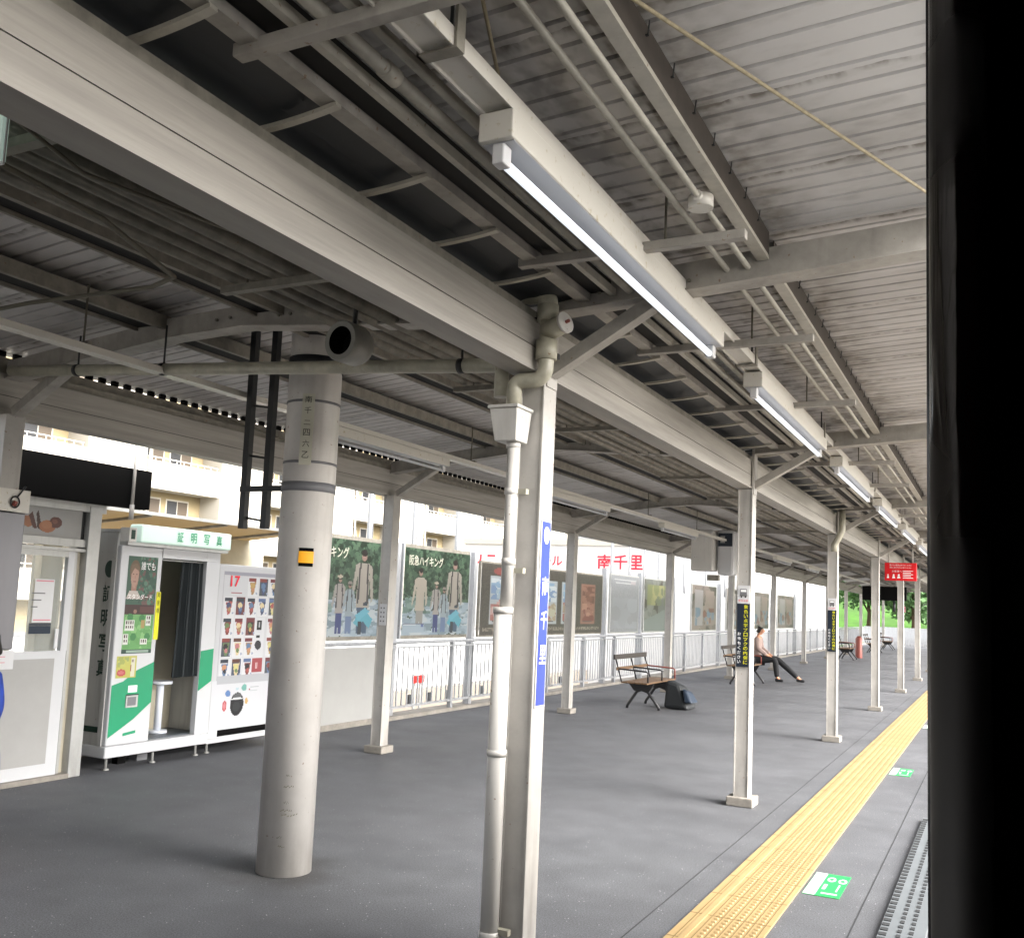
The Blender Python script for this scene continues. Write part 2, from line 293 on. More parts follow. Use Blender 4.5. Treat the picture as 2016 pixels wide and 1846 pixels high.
class Canvas:      # a printed face, painted cell by cell
    sat = .72; val = .78
    def __init__(s, w_, h, col): s.w, s.h = w_, h; s.a = np.zeros((h, w_, 3)); s.a[:] = lin(col); s.Y, s.X = np.mgrid[0:h, 0:w_]; s.X = (s.X+.5)/w_; s.Y = (s.Y+.5)/h
    def rect(s, x0, y0, x1, y1, c): s.a[(s.X >= x0) & (s.X < x1) & (s.Y >= y0) & (s.Y < y1)] = lin(c)
    def ell(s, cx, cy, rx, ry, c): s.a[((s.X-cx)/rx)**2+((s.Y-cy)/ry)**2 < 1] = lin(c)
    def poly(s, pts, c):
        ins = np.zeros(s.X.shape, bool); n = len(pts)
        for i in range(n):
            (x0, y0), (x1, y1) = pts[i], pts[(i+1) % n]
            if y0 == y1: continue
            t = (s.Y-y0)/(y1-y0); hit = ((y0 <= s.Y) != (y1 <= s.Y)) & (s.X < x0+t*(x1-x0)); ins ^= hit
        s.a[ins] = lin(c)
    def speck(s, x0, y0, x1, y1, cols, p=1):
        m_ = (s.X >= x0) & (s.X < x1) & (s.Y >= y0) & (s.Y < y1) & (rng.random(s.X.shape) < p); idx = np.argwhere(m_)
        cl = [lin(c) for c in cols]
        for (i, j), k in zip(idx, rng.integers(0, len(cl), len(idx))): s.a[i, j] = cl[k]
    def blobs(s, x0, y0, x1, y1, cols, n, rx, ry):
        cl = list(cols)
        for _ in range(n):
            cx = x0+rng.random()*(x1-x0); cy = y0+rng.random()*(y1-y0); q = .4+rng.random()
            mk = (((s.X-cx)/(rx*q))**2+((s.Y-cy)/(ry*q))**2 < 1) & (s.X >= x0) & (s.X < x1) & (s.Y >= y0) & (s.Y < y1); s.a[mk] = lin(cl[int(rng.integers(0, len(cl)))])
    def build(s, name, O, U, V, W, H, parent=None, off=.002):    # O lower-left, x along U, up along V
        O, U, V = Vector(O), Vector(U), Vector(V); N = U.cross(V); vs = []; fs = []; cs = []; p0 = O+N*off
        sub = Vector((0, 0, 0)); p = parent
        while p is not None: sub += p.location; p = p.parent
        base = O if parent is None else sub
        for i in range(s.h):
            j = 0
            while j < s.w:
                k = j+1
                while k < s.w and (s.a[i, k] == s.a[i, j]).all(): k += 1
                y1 = H*(1-i/s.h); y0 = H*(1-(i+1)/s.h); x0 = W*j/s.w; x1 = W*k/s.w; n = len(vs)
                vs += [p0+U*x0+V*y0-base, p0+U*x1+V*y0-base, p0+U*x1+V*y1-base, p0+U*x0+V*y1-base]; fs.append((n, n+1, n+2, n+3)); cs += [tuple(s.a[i, j])]*4; j = k
        g_ = np.array(cs); l_ = g_.mean(1, keepdims=True); cs = list(map(tuple, (l_+(g_-l_)*s.sat)*s.val))
        me = bpy.data.meshes.new(name); me.from_pydata([tuple(v) for v in vs], [], fs); at = me.color_attributes.new('Col', 'FLOAT_COLOR', 'CORNER')
        at.data.foreach_set('color', np.array([(*c, 1) for c in cs]).ravel()); me.materials.append(MATS['printed']); o = bpy.data.objects.new(name, me); C.objects.link(o)
        if parent is not None: o.parent = parent
        else: o.location = O
        return o

# ------------------------------------------------------------------ layout
AY = [4.037] + [8.285+4.855*k for k in range(11)]       # track-side posts
BY = [4.04] + [8.50+4.87*k for k in range(11)]          # fence-side posts
AX, BX = -1.932, -5.73
Y0, Y1 = -6.0, 58.0
ordn = ['first', 'second', 'third', 'fourth', 'fifth', 'sixth', 'seventh', 'eighth', 'ninth', 'tenth', 'eleventh', 'twelfth']

# ------------------------------------------------------------------ ground
g = MB(); g.face([(-600, -600, -5), (600, -600, -5), (600, 900, -5), (-600, 900, -5)], 'ground'); struct(g, 'ground')
g = MB(); g.box(-7.35, -.34, Y0-4, 75, -4.9, 0, 'asphalt'); g.box(-9.6, -7.3501, Y0-4, 8.95, -4.9, 0, 'asphalt'); g.box(-9.6, -7.62, 5.83, 8.9, 0.0, .13, 'concrete'); struct(g, 'platform')
g = MB(); g.box(-.335, 9, -30, 110, -4.95, -1.25, 'ballast'); struct(g, 'track_bed')
g = MB()
for x in (.55, 1.62): g.box(x, x+.07, -30, 110, -1.24, -1.1, 'dark_steel')
tag(g.build('rails'), None, None, kind='structure')
g = MB(); rr_ = [(.36+.05*math.sin(3*t)+.04*math.sin(7*t+1)) for t in [2*math.pi*q/40 for q in range(40)]]
pass
# tactile paving strip
g = MB(); g.box(-1.475, -1.053, Y0, 70, .001, .012, 'tactile'); o = struct(g, 'tactile_paving')
g = MB()
y = 1.0
while y < 34:
    if y < 16: g.box(-1.473, -1.055, y, y+.006, .0125, .0135, 'tactile_dark')
    y += .42
for x in (-1.435, -1.355, -1.30, -1.245, -1.19, -1.135, -1.08):
    g.box(x-.0025, x+.0025, 1, 40, .0125, .0140, 'tactile_dark')
y = 3.5
while y < 13:                                       # raised truncated domes of the tiles
    for x in (-1.327, -1.272, -1.217, -1.162, -1.107):
        g.hexa([(x-.013, y-.013, .012), (x+.013, y-.013, .012), (x+.013, y+.013, .012), (x-.013, y+.013, .012)], [(x-.008, y-.008, .017), (x+.008, y-.008, .017), (x+.008, y+.008, .017), (x-.008, y+.008, .017)], 'tactile')
        g.box(x-.008, x+.008, y-.021, y-.014, .0121, .0128, 'tactile_dark')  # dark dash at each dome paints in its shading
    y += .052
g.box(-1.412, -1.382, 1, 40, .012, .017, 'tactile')
struct(g, 'tactile_paving_relief')
# long joint in the asphalt and edge rubber
g = MB(); g.box(-1.66, -1.654, 0, 60, .0005, .002, 'rubber_dark'); g.box(-.700, -.693, 0, 60, .0005, .002, 'rubber_dark'); struct(g, 'pavement_joint')
rb = empty('edge_rubber', (-.47, 6, 0), 'grey toothed rubber gap filler strip along the platform edge', 'rubber strip')
g = MB(); g.box(-.56, -.345, 1.0, 8.6, .002, .03, 'rubber'); g.build('base_strip', rb)
g = MB(); y = 1.0
while y < 8.55:
    g.box(-.555, -.52, y, y+.045, .0302, .034, 'rubber_dark'); g.box(-.475, -.455, y, y+.045, .0302, .034, 'rubber_dark'); g.box(-.42, -.40, y, y+.045, .0302, .034, 'rubber_dark'); y += .085
g.build('tread', rb)
# green floor stickers
for i, (y, s_) in enumerate(((6.2, 1), (11.1, 1), (16.0, 1))):
    t = MB(); t.box(-1.035, -.83, y-.25, y+.27, .001, .004, 'sticker_green'); t.box(-1.033, -.965, y-.248, y+.268, .0042, .0048, 'sticker_white')
    if i < 2:
        for (cx, cy) in ((-.925, y+.14), (-.86, y+.13)):
            t.prism([(math.cos(a*math.pi/8)*.025, math.sin(a*math.pi/8)*.055) for a in range(16)], lambda a, b, q: (cx+a, cy+b, q), .0042, .0048, 'sticker_white')
            t.prism([(math.cos(a*math.pi/8)*.012, math.sin(a*math.pi/8)*.025) for a in range(16)], lambda a, b, q: (cx+a, cy+b, q), .0049, .0053, 'sticker_green')
        t.box(-.94, -.85, y-.2, y-.17, .0042, .0048, 'sticker_white'); t.box(-.95, -.93, y-.1, y+.02, .0042, .0046, 'sticker_white'); t.box(-.87, -.86, y-.12, y+.04, .0042, .0046, 'sticker_white')
    tag(t.build('floor_sticker'), ['green and white floor sticker nearest the camera beside the yellow strip', 'middle green and white floor sticker beside the yellow strip', 'far green and white floor sticker, cut off by the dark train door edge'][i], 'floor sticker', 'green stickers on the platform floor')

# ------------------------------------------------------------------ posts
def post(x, y, top, label, group, brace):
    e = empty('canopy_post', (x, y, 0), label, 'post', group)
    h = .0625; g = MB(); g.box(x-h+.004, x+h-.004, y-h, y+h, .002, top, 'post_paint'); g.box(x-h, x-h+.012, y-h-.006, y+h+.006, .002, top, 'post_paint'); g.box(x+h-.012, x+h, y-h-.006, y+h+.006, .002, top, 'post_paint'); g.build('shaft', e, .003)
    g = MB(); g.box(x-.11, x+.11, y-.11, y+.11, .001, .075, 'concrete'); g.build('base_plate', e, .008)
    if brace:
        sgn = brace; g = MB(); zb = 2.68; g.beam((x+sgn*(h+.0), y, zb-.005), (x+sgn*.55, y, 2.955), .075, .06, 'beam_paint'); g.build('brace', e)
    return e
for i, y in enumerate(AY):
    post(AX, y, 2.645, f'{ordn[i]} white steel post from the camera in the row beside the yellow strip', 'posts beside the yellow strip', 1)
for i, y in enumerate(BY):
    post(BX, y, 2.66, f'{ordn[i]} white steel post from the left in the row near the fence', 'posts near the fence', 1)

# ------------------------------------------------------------------ girders
def girder(x0, x1, z0, z1, name, label):
    e = empty(name, ((x0+x1)/2, 20, z0), label, 'girder'); zs = z0+(z1-z0)*.47
    g = MB(); g.box(x0, x1, Y0, Y1, z0+.012, zs-.002, 'girder_paint'); g.box(x0+.004, x1-.004, Y0, Y1, zs-.002, zs+.002, 'black'); g.box(x0, x1, Y0, Y1, zs+.002, z1, 'girder_paint')
    g.build('web', e)
    g = MB(); g.box(x0-.008, x1+.008, Y0, Y1, z0, z0+.012, 'girder_paint'); g.build('bottom_flange', e)
    g = MB(); g.box(x0-.01, x1-.03, Y0, Y1, z1, z1+.055, 'old_paint'); g.build('gutter_edge', e)
    return e
girder(-2.01, -1.89, 2.65, 2.895, 'roof_girder', 'long pale double steel girder on the posts beside the yellow strip')
girder(-5.86, -5.74, 2.66, 2.93, 'roof_girder', 'long grey brown steel girder over the posts near the fence')
# post heads that stand beside the girder
# cross beams
for i, (ay, by) in enumerate(zip(AY, BY)):
    e = empty('cross_beam', (AX, ay, 2.9), f'{ordn[i]} cross beam of the canopy from the camera, over the {ordn[i]} pair of posts', 'beam', 'cross beams of the canopy')
    g = MB()
    def rb_(a, b, t): return (a, ay+t, b)
    g.prism([(-1.88, 2.955), (-.12, 3.062), (-.12, 3.185), (-1.88, 3.07)], rb_, -.045, .045, 'beam_paint'); g.prism([(-1.88, 2.945), (-.12, 3.05), (-.12, 3.06), (-1.88, 2.953)], rb_, -.06, .06, 'beam_paint'); g.build('outer_arm', e)
    g = MB()
    def lb_(a, b, t): k = (a+2.02)/(BX+2.02); return (a, ay+(by-ay)*k+t, b)
    P = [(-2.02, 2.93), (-3.2, 3.02), (-3.75, 3.07), (-4.3, 3.05), (-5.75, 2.90)]
    g.prism(P+[(a, b+.115) for a, b in reversed(P)], lb_, -.04, .04, 'beam_paint'); g.prism([(a, b-.008) for a, b in P]+[(a, b) for a, b in reversed(P)], lb_, -.06, .06, 'beam_paint')
    g.build('inner_arm', e)
    g = MB(); g.box(-1.882, -1.862, ay-.055, ay+.055, 2.60, 3.0, 'post_paint'); g.build('gusset', e)
    if i < 5:
        g = MB()
        for (bx_, bz_, s_) in ((-3.5, 3.10, 1), (-3.42, 3.10, 1), (-3.85, 3.12, 1), (-3.95, 3.115, 1), (-1.62, 3.02, 1), (-1.55, 3.025, 1), (-1.2, 3.03, 1)): k_ = (bx_+2.02)/(BX+2.02) if bx_ < -2 else 0; yb_ = ay+(by-ay)*k_-.045; g.tube([(bx_, yb_+.002, bz_), (bx_, yb_-.010, bz_)], .009, 'old_paint', 6)
        g.build('bolts', e)

# ------------------------------------------------------------------ canopy roof
cr = empty('canopy_roof', (-3, 20, 3.1), 'corrugated metal platform roof with dirty grey underside', 'roof')
def corr(name, prof, y0, y1, pitch=.115, depth=.013):
    vs = []; fs = []; ys = []; y = y0; k = 0
    while y < y1:
        ys += [(y, 0), (y+pitch*.82, 0), (y+pitch*.87, depth), (y+pitch*.95, depth)]; y += pitch
    n = len(prof)
    for (yy, dz) in ys:
        for (x, z) in prof: vs.append((x, yy, z+dz))
    for a in range(len(ys)-1):
        for b in range(n-1): fs.append((a*n+b, a*n+b+1, (a+1)*n+b+1, (a+1)*n+b))
    mb = MB(); mb.v = vs; mb.f = fs; mb.mats = ['roof_sheet']; mb.m = [0]*len(fs); mb.sm = [False]*len(fs)
    return mb.build(name, cr)
corr('roof_sheet', [(-1.95, 3.15), (-1.0, 3.20), (-.10, 3.245)], Y0, Y1)
corr('roof_sheet', [(-5.96, 3.095), (-5.0, 3.18), (-3.75, 3.29), (-1.98, 3.14)], Y0, Y1)
# opaque top skin so no light leaks between the sheets
g = MB(); 
g.prism([(-1.9, 3.24), (-.09, 3.30), (-.09, 3.31), (-1.9, 3.25)], lambda a, b, t: (a, t, b), Y0, Y1, 'old_paint'); g.build('roof_deck', cr)
g = MB(); g.prism([(-.09, 3.19), (-.07, 3.19), (-.07, 3.34), (-.09, 3.34)], lambda a, b, t: (a, t, b), Y0, Y1, 'fascia'); g.build('fascia_board', cr)
# closure pieces between the sheet and the fence-side girder: daylight shows through the gaps
g = MB(); y = Y0
while y < 40: g.box(-5.88, -5.85, y, y+.05, 3.0605, 3.10, 'black'); y += .115
g.box(-5.88, -5.85, Y0, 40, 2.93, 3.06, 'old_paint'); g.build('eaves_closure', cr)
# purlins
def seg_ys(n_=11):      # clear bays between cross beams
    s_ = [(Y0, AY[0]-.05)]
    for a, b in zip(AY[:-1], AY[1:]): s_.append((a+.05, b-.05))
    return s_
for (a, b) in seg_ys():
    g = MB(); g.box(-.905, -.86, a, b, 3.08, 3.092, 'pipe_paint'); g.box(-.905, -.898, a, b, 3.0925, 3.20, 'beam_paint'); g.box(-.862, -.856, a, b, 3.0985, 3.20, 'purlin_shade'); g.box(-.86, -.855, a, b, 3.08, 3.098, 'pipe_paint')  # dark brown web paints in the shade on the purlin's right side
    q = a+.1
    while q < b and q < 16: g.tube([(-.850, q, 3.165), (-.846, q, 3.207)], .0025, 'dark_steel', 5); g.box(-.866, -.846, q-.004, q+.004, 3.163, 3.167, 'dark_steel'); q += .23
    g.build('purlin', cr)
    g = MB(); g.box(-1.725, -1.665, a, b, 2.985, 3.02, 'beam_paint'); g.build('valley_purlin', cr)
    g = MB(); g.box(-1.565, -1.54, a, b, 2.995, 3.03, 'pipe_paint'); g.build('valley_purlin', cr)
# dark valley panels with curved ribs
g = MB()
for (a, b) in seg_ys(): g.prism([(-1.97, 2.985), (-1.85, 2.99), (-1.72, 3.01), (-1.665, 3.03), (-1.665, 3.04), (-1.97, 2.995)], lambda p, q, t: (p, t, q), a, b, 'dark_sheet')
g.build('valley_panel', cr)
for k in range(36):
    y = 1.1+.49*k
    if any(abs(y-q) < .12 for q in AY): continue
    g = MB(); pts = [(-1.95+.29*t, y, 2.955+.022*t*t) for t in (0, .2, .4, .6, .8, 1)]
    for p, q in zip(pts[:-1], pts[1:]): g.beam(p, q, .026, .012, 'pipe_paint')
    g.build('valley_rib', cr)
# black strips stand in for the shade in the roof gaps
for lab, x0, x1, z in (('black strip standing in for the dark gap between the two purlins right of the dark valley panels', -1.663, -1.567, 3.022), ('wide black strip standing in for a dark gap under the left slope of the roof', -3.66, -3.50, 3.13), ('black strip standing in for the dark gap nearer to the fence under the left slope', -4.58, -4.38, 3.13)):
    g = MB(); g.box(x0, x1, Y0, Y1, z, z+.05, 'gap_black')
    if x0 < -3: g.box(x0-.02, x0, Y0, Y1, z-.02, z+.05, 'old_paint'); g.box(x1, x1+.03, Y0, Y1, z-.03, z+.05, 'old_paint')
    tag(g.build('dark_gap_fill'), lab, 'dark gap fill')
# ------------------------------------------------------------------ conduits
def conduit(x, z, rad, m, label, y0=Y0, y1=46, grp='conduit pipes under the roof'):
    g = MB(); g.tube([(x, y0, z), (x, y1, z)], rad, m, 10); tag(g.build('conduit_pipe'), label, 'pipe', grp)
conduit(-1.475, 3.02, .021, 'pipe_paint', 'thick white conduit nearest the dark gap, left of the lamp trunking')
conduit(-1.385, 3.02, .017, 'pipe_paint', 'thick white conduit directly beside the lamp trunking')
conduit(-1.035, 3.06, .012, 'pipe_paint', 'thin white conduit right of the lamp row')
conduit(-.945, 3.06, .012, 'pipe_paint', 'thin white conduit nearest the pale purlin')
for k, x in enumerate((-2.30, -2.42, -2.52, -2.63, -2.75, -2.86, -2.97, -3.08)):
    conduit(x, 3.0 + (.01 if k % 2 else 0), .034 if k % 3 else .024, 'old_paint', f'dull grey conduit under the left slope, {ordn[k]} from the pale girder')
# conduit joints: fat couplers and a junction disc
g = MB(); g.tube([(-1.475, 2.03, 3.02), (-1.475, 2.09, 3.02)], .027, 'pipe_paint'); tag(g.build('pipe_coupler'), 'round white coupler on the thick conduit at the top of the picture', 'coupler')
g = MB(); g.tube([(-.945, 3.26, 3.03), (-.945, 3.26, 3.075)], .045, 'lamp_paint', 20); g.tube([(-.945, 3.20, 3.06), (-.945, 3.32, 3.06)], .019, 'lamp_paint'); tag(g.build('junction_box'), 'round white junction box on the thin conduit near the pale purlin', 'junction box')
# racks
RY = [1.77, 3.43] + [a+d for a in AY[:8] for d in (.85, 2.45)]; RY = RY[:16]
for i, y in enumerate(RY):
    e = empty('conduit_rack', (-1.3, y, 2.98), f'{ordn[i] if i < 12 else "far"} hanging conduit rack bar from the camera, over the lamp row' if i < 12 else f'far hanging conduit rack bar, number {i+1} along the lamp row', 'rack', 'conduit racks over the lamp row')
    g = MB(); g.box(-1.75, -.82, y-.02, y+.02, 2.962, 2.998, 'beam_paint'); g.build('bar', e, .003)
    g = MB()
    for x in (-1.72, -1.13): g.tube([(x, y, 2.998), (x, y, 3.19)], .005, 'cable', 6)
    g.build('hanger_rod', e)
for i, y in enumerate([1.85, 3.2, 5.3, 6.8, 9.6, 11.4, 14.4, 16.2]):
    g = MB(); g.box(-3.14, -2.22, y-.02, y+.02, 2.93, 2.962, 'old_paint')
    for x in (-2.4, -3.0): g.tube([(x, y, 2.96), (x, y, 3.2)], .005, 'cable', 6)
    tag(g.build('conduit_rack'), f'{ordn[i]} rack bar from the camera under the grey conduits of the left slope', 'rack', 'racks under the left slope')

# ------------------------------------------------------------------ lamps
LX = -1.265
g = MB(); g.box(LX-.045, LX+.045, Y0, 46, 2.995, 3.035, 'lamp_paint'); g.box(LX-.05, LX-.044, Y0, 46, 2.985, 3.035, 'lamp_paint'); g.box(LX+.044, LX+.05, Y0, 46, 2.985, 3.035, 'lamp_paint')
tag(g.build('lamp_trunking'), 'long cream steel trunking that carries the lit tube lamps', 'trunking')
def lamp(x, y, z, L, label, grp, s_=1.0, lit=True):
    e = empty('tube_lamp', (x, y, z), label, 'lamp', grp)
    g = MB(); g.box(x-.055*s_, x+.055*s_, y, y+L, z, z+.085*s_, 'lamp_paint'); g.build('housing', e, .004)
    g = MB(); g.box(x-.05*s_, x+.05*s_, y+.02, y+L-.02, z-.003, z-.0005, 'lamp_lit'); g.build('reflector', e)
    g = MB(); g.tube([(x, y+.06, z-.045*s_), (x, y+L-.06, z-.045*s_)], .0145*s_, 'tube_light' if lit else 'tube_dim', 14); g.build('tube', e)
    for yy in (y+.02, y+L-.07):
        g = MB(); g.box(x-.02*s_, x+.02*s_, yy, yy+.05, z-.062*s_, z-.001, 'white_enamel'); g.build('lamp_holder', e, .006)
    g = MB()
    for yy in (y+.15, y+L-.15): g.box(x-.012, x+.012, yy, yy+.05, z+.085*s_+.0005, z+.13*s_, 'old_paint')
    g.build('bracket', e)
    return e
for i in range(9):
    lamp(LX, 2.29+3.22*i, 2.90, 2.35, f'{ordn[i]} lit tube lamp from the camera in the row beside the pale girder', 'lit tube lamps in the right row')
# hangers of the trunking
for i, y in enumerate((1.98, 5.35, 7.75, 11.2, 14.5)):
    g = MB(); g.box(LX+.052, LX+.06, y-.02, y+.02, 2.98, 3.1, 'old_paint'); g.box(LX-.06, LX+.052, y-.02, y+.02, 2.98, 2.986, 'old_paint'); g.box(LX-.06, LX-.052, y-.02, y+.02, 2.98, 3.06, 'old_paint'); g.tube([(LX+.03, y, 3.06), (LX+.03, y, 3.2)], .005, 'dark_steel', 6)
    tag(g.build('trunking_hanger'), f'{ordn[i]} steel strap hanger from the camera on the lamp trunking', 'hanger', 'hangers of the lamp trunking')
# second row of lamps over the left half
g = MB(); g.box(-4.33, -4.25, Y0, 40, 2.81, 2.845, 'lamp_paint'); tag(g.build('lamp_trunking'), 'long dull trunking with unlit looking lamps above the middle of the platform', 'trunking')
for i in range(7):
    lamp(-4.29, 5.4+3.9*i, 2.74, 1.75, f'{ordn[i]} tube lamp from the left in the row over the middle of the platform', 'tube lamps in the left row', .8, False)
for i, y in enumerate((1.5, 3.4, 5.2, 7.6, 9.2, 12.6, 15)):
    g = MB(); g.tube([(-4.29, y, 2.845), (-4.29, y, 3.17)], .006, 'cable', 6); g.box(-4.34, -4.24, y-.015, y+.015, 2.845, 2.86, 'old_paint')
    tag(g.build('trunking_hanger'), f'{ordn[i]} thin rod hanger from the left on the dull middle trunking', 'hanger', 'rod hangers of the middle trunking')
# pipe that runs from the fence side across, cables
g = MB(); g.tube([(-2.87, .6, 2.9), (-2.8, 1.6, 2.92), (-2.86, 2.3, 2.9), (-3.1, 2.87, 2.9), (-3.35, 2.98, 2.92), (-4.2, 3.0, 2.94), (-5.4, 3.0, 2.9)], .011, 'cable', 8); tag(g.build('bent_cable'), 'grey cable that bends sideways under the left slope', 'cable')
g = MB(); g.tube([(-2.35, 1.2, 2.93), (-2.6, 2.0, 2.9), (-2.45, 3.2, 2.94)], .007, 'cable', 6); tag(g.build('slack_cable'), 'thin slack cable below the grey conduits', 'cable')
g = MB(); g.tube([(-5.60, 5.6, 2.99), (-5.5, 6.1, 2.93), (-5.55, 6.6, 2.90), (-5.62, 6.75, 2.82)], .01, 'cable', 6); tag(g.build('drooping_cable'), 'short drooping cable at the far girder above the photo booth', 'cable')
# sag rods
g = MB(); g.tube([(-.92, 2.0, 3.17), (-.83, 2.18, 3.15), (-.24, 3.64, 3.15), (.1, 4.5, 3.14)], .006, 'rust_wire', 6); tag(g.build('brace_rod'), 'thin rusty diagonal tie rod below the bright right roof', 'rod')
g = MB(); g.tube([(-1.14, 1.9, 3.19), (-1.30, 2.35, 3.14)], .006, 'rust_wire', 6); g.tube([(-1.62, 3.1, 3.12), (-1.88, 3.79, 3.03)], .006, 'rust_wire', 6); g.tube([(-1.30, 2.35, 3.14), (-1.62, 3.1, 3.12)], .006, 'rust_wire', 6); g.tube([(-1.76, 3.48, 3.075), (-1.81, 3.6, 3.058)], .012, 'old_paint', 8)
tag(g.build('brace_rod'), 'thin tie rod with turnbuckle that passes behind the nearest lamp', 'rod')

# ------------------------------------------------------------------ round mast
MX, MY, MR = -3.71, 4.60, .158
mast = empty('round_mast', (MX, MY, 0), 'thick round white steel mast standing on the platform', 'mast')
g = MB(); g.tube([(MX, MY, .002), (MX, MY, 6.5)], MR, 'mast_paint', 48); g.tube([(MX, MY, 6.5), (MX, MY, 6.55)], MR+.02, 'mast_paint', 32); g.build('shaft', mast)
g = MB(); g.ring((MX, MY), MR, 2.195, 2.25, 'grey_band'); g.build('strap', mast)
g = MB(); g.ring((MX, MY), MR, 2.725, 2.74, 'grey_band', .003); g.build('strap', mast)
g = MB(); g.ring((MX, MY), MR, 2.36, 2.375, 'grey_band', .003); g.build('strap', mast)
g = MB(); g.ring((MX, MY), MR, 2.93, 3.01, 'dark_steel', .006); g.build('strap', mast)
# scratches on the mast foot
g = MB()
for (a, z, l) in ((-62, .50, .06), (-66, .37, .07), (-64, .34, .10), (-60, .41, .03), (-70, .22, .03), (-66, .17, .04), (-58, .56, .02)):
    for k in range(6):
        t = R_(a)+k*l/6/MR; q = R_(a)+(k+1)*l/6/MR*.93; z_ = z+random.uniform(-.006, .006); rr = MR+.0012
        g.face([(MX+rr*math.cos(t), MY+rr*math.sin(t), z_), (MX+rr*math.cos(q), MY+rr*math.sin(q), z_+.004), (MX+rr*math.cos(q), MY+rr*math.sin(q), z_+.010), (MX+rr*math.cos(t), MY+rr*math.sin(t), z_+.005)], 'cable')
g.build('scuff_marks', mast)
# number plate on the mast (faces the camera side, +X-Y)
def plate_dir(ang): return Vector((math.cos(R_(ang)), math.sin(R_(ang)), 0))
pd = plate_dir(-62); pu = Vector((-pd.y, pd.x, 0)); pc = Vector((MX, MY, 0))+pd*(MR+.006)
np_ = empty('number_plate', pc+Vector((0, 0, 2.37)), 'tall narrow cream plate reading 南千二四六乙 on the round mast', 'plate')
g = MB(); w2 = .036
g.hexa([pc-pu*w2+Vector((0, 0, 2.345)), pc+pu*w2+Vector((0, 0, 2.345)), pc+pu*w2+pd*.004+Vector((0, 0, 2.345)), pc-pu*w2+pd*.004+Vector((0, 0, 2.345))][::-1], [pc-pu*w2+Vector((0, 0, 2.77)), pc+pu*w2+Vector((0, 0, 2.77)), pc+pu*w2+pd*.004+Vector((0, 0, 2.77)), pc-pu*w2+pd*.004+Vector((0, 0, 2.77))][::-1], 'plate_cream'); g.build('plate', np_)
g = MB()
for k, ch in enumerate('南千二四六乙'):
    text(g, ch, pc+pd*.006-pu*.02+Vector((0, 0, 2.715-.066*k)), pu, (0, 0, 1), .04, .040 if ch != '二' else .026, 'black_text')
g.build('lettering', np_)
# yellow tag
pd2 = plate_dir(-38); pu2 = Vector((-pd2.y, pd2.x, 0)); rg = MB()
def curved(mb, a0, a1, z0, z1, m, off):
    n = 8
    for k in range(n):
        t, q = R_(a0+(a1-a0)*k/n), R_(a0+(a1-a0)*(k+1)/n); rr = MR+off
        mb.face([(MX+rr*math.cos(t), MY+rr*math.sin(t), z0), (MX+rr*math.cos(q), MY+rr*math.sin(q), z0), (MX+rr*math.cos(q), MY+rr*math.sin(q), z1), (MX+rr*math.cos(t), MY+rr*math.sin(t), z1)], m, True)
curved(rg, -62, -32, 1.752, 1.86, 'black', .003); curved(rg, -62.5, -31.5, 1.772, 1.84, 'yellow', .0045)
tag(rg.build('reflector_tag'), 'small yellow tag with black edges stuck on the round mast', 'tag')
# two dark vertical channel bars held by the straps
bb = empty('bar_bracket', (-4.1, 4.6, 2.0), 'pair of dark steel bars hanging beside the round mast', 'bracket')
for x in (-4.205, -4.03):
    g = MB(); g.beam((x, 4.6, 1.98), (x-.004, 4.6, 3.24), .042, .042, 'dark_steel'); g.build('bar', bb)
for z in (2.225, 2.97):
    g = MB(); g.beam((-4.22, 4.575, z), (MX-MR+.01, 4.575, z), .02, .035, 'dark_steel'); g.build('arm', bb)
for z in (2.03, 2.42, 2.74): 
    g = MB(); g.beam((-4.2, 4.61, z+.02), (-4.03, 4.61, z-.005), .012, .014, 'dark_steel'); g.build('rung', bb)
# drum speaker
dsx, dsz = -2.79, 2.80
ds = empty('drum_speaker', (dsx, 3.75, dsz), 'grey drum shaped loudspeaker with a dark round opening hanging right of the mast', 'loudspeaker')
a0 = Vector((dsx, 3.62, dsz)); dd = Vector((.08, 1, 0)).normalized()
g = MB(); g.tube([a0, a0+dd*.012, a0+dd*.12, a0+dd*.125, a0+dd*.15, a0+dd*.16], [.094, .099, .099, .09, .085, .075], 'speaker_grey', 40, False)
g.tube([a0+dd*.16, a0+dd*.161], [.075, .001], 'speaker_grey', 40, False); g.tube([a0, a0+dd*.001], [.094, .069], 'speaker_grey', 40, False); g.build('drum', ds)
g = MB(); g.tube([a0+dd*.001, a0+dd*.1], .069, 'black', 40, False); g.tube([a0+dd*.1, a0+dd*.101], [.069, .001], 'black', 40, False); g.build('opening', ds)
g = MB(); g.tube([a0+dd*.1+Vector((0, 0, .10)), a0+dd*.1+Vector((0, 0, .30))], .012, 'dark_steel', 8); g.build('mount', ds)

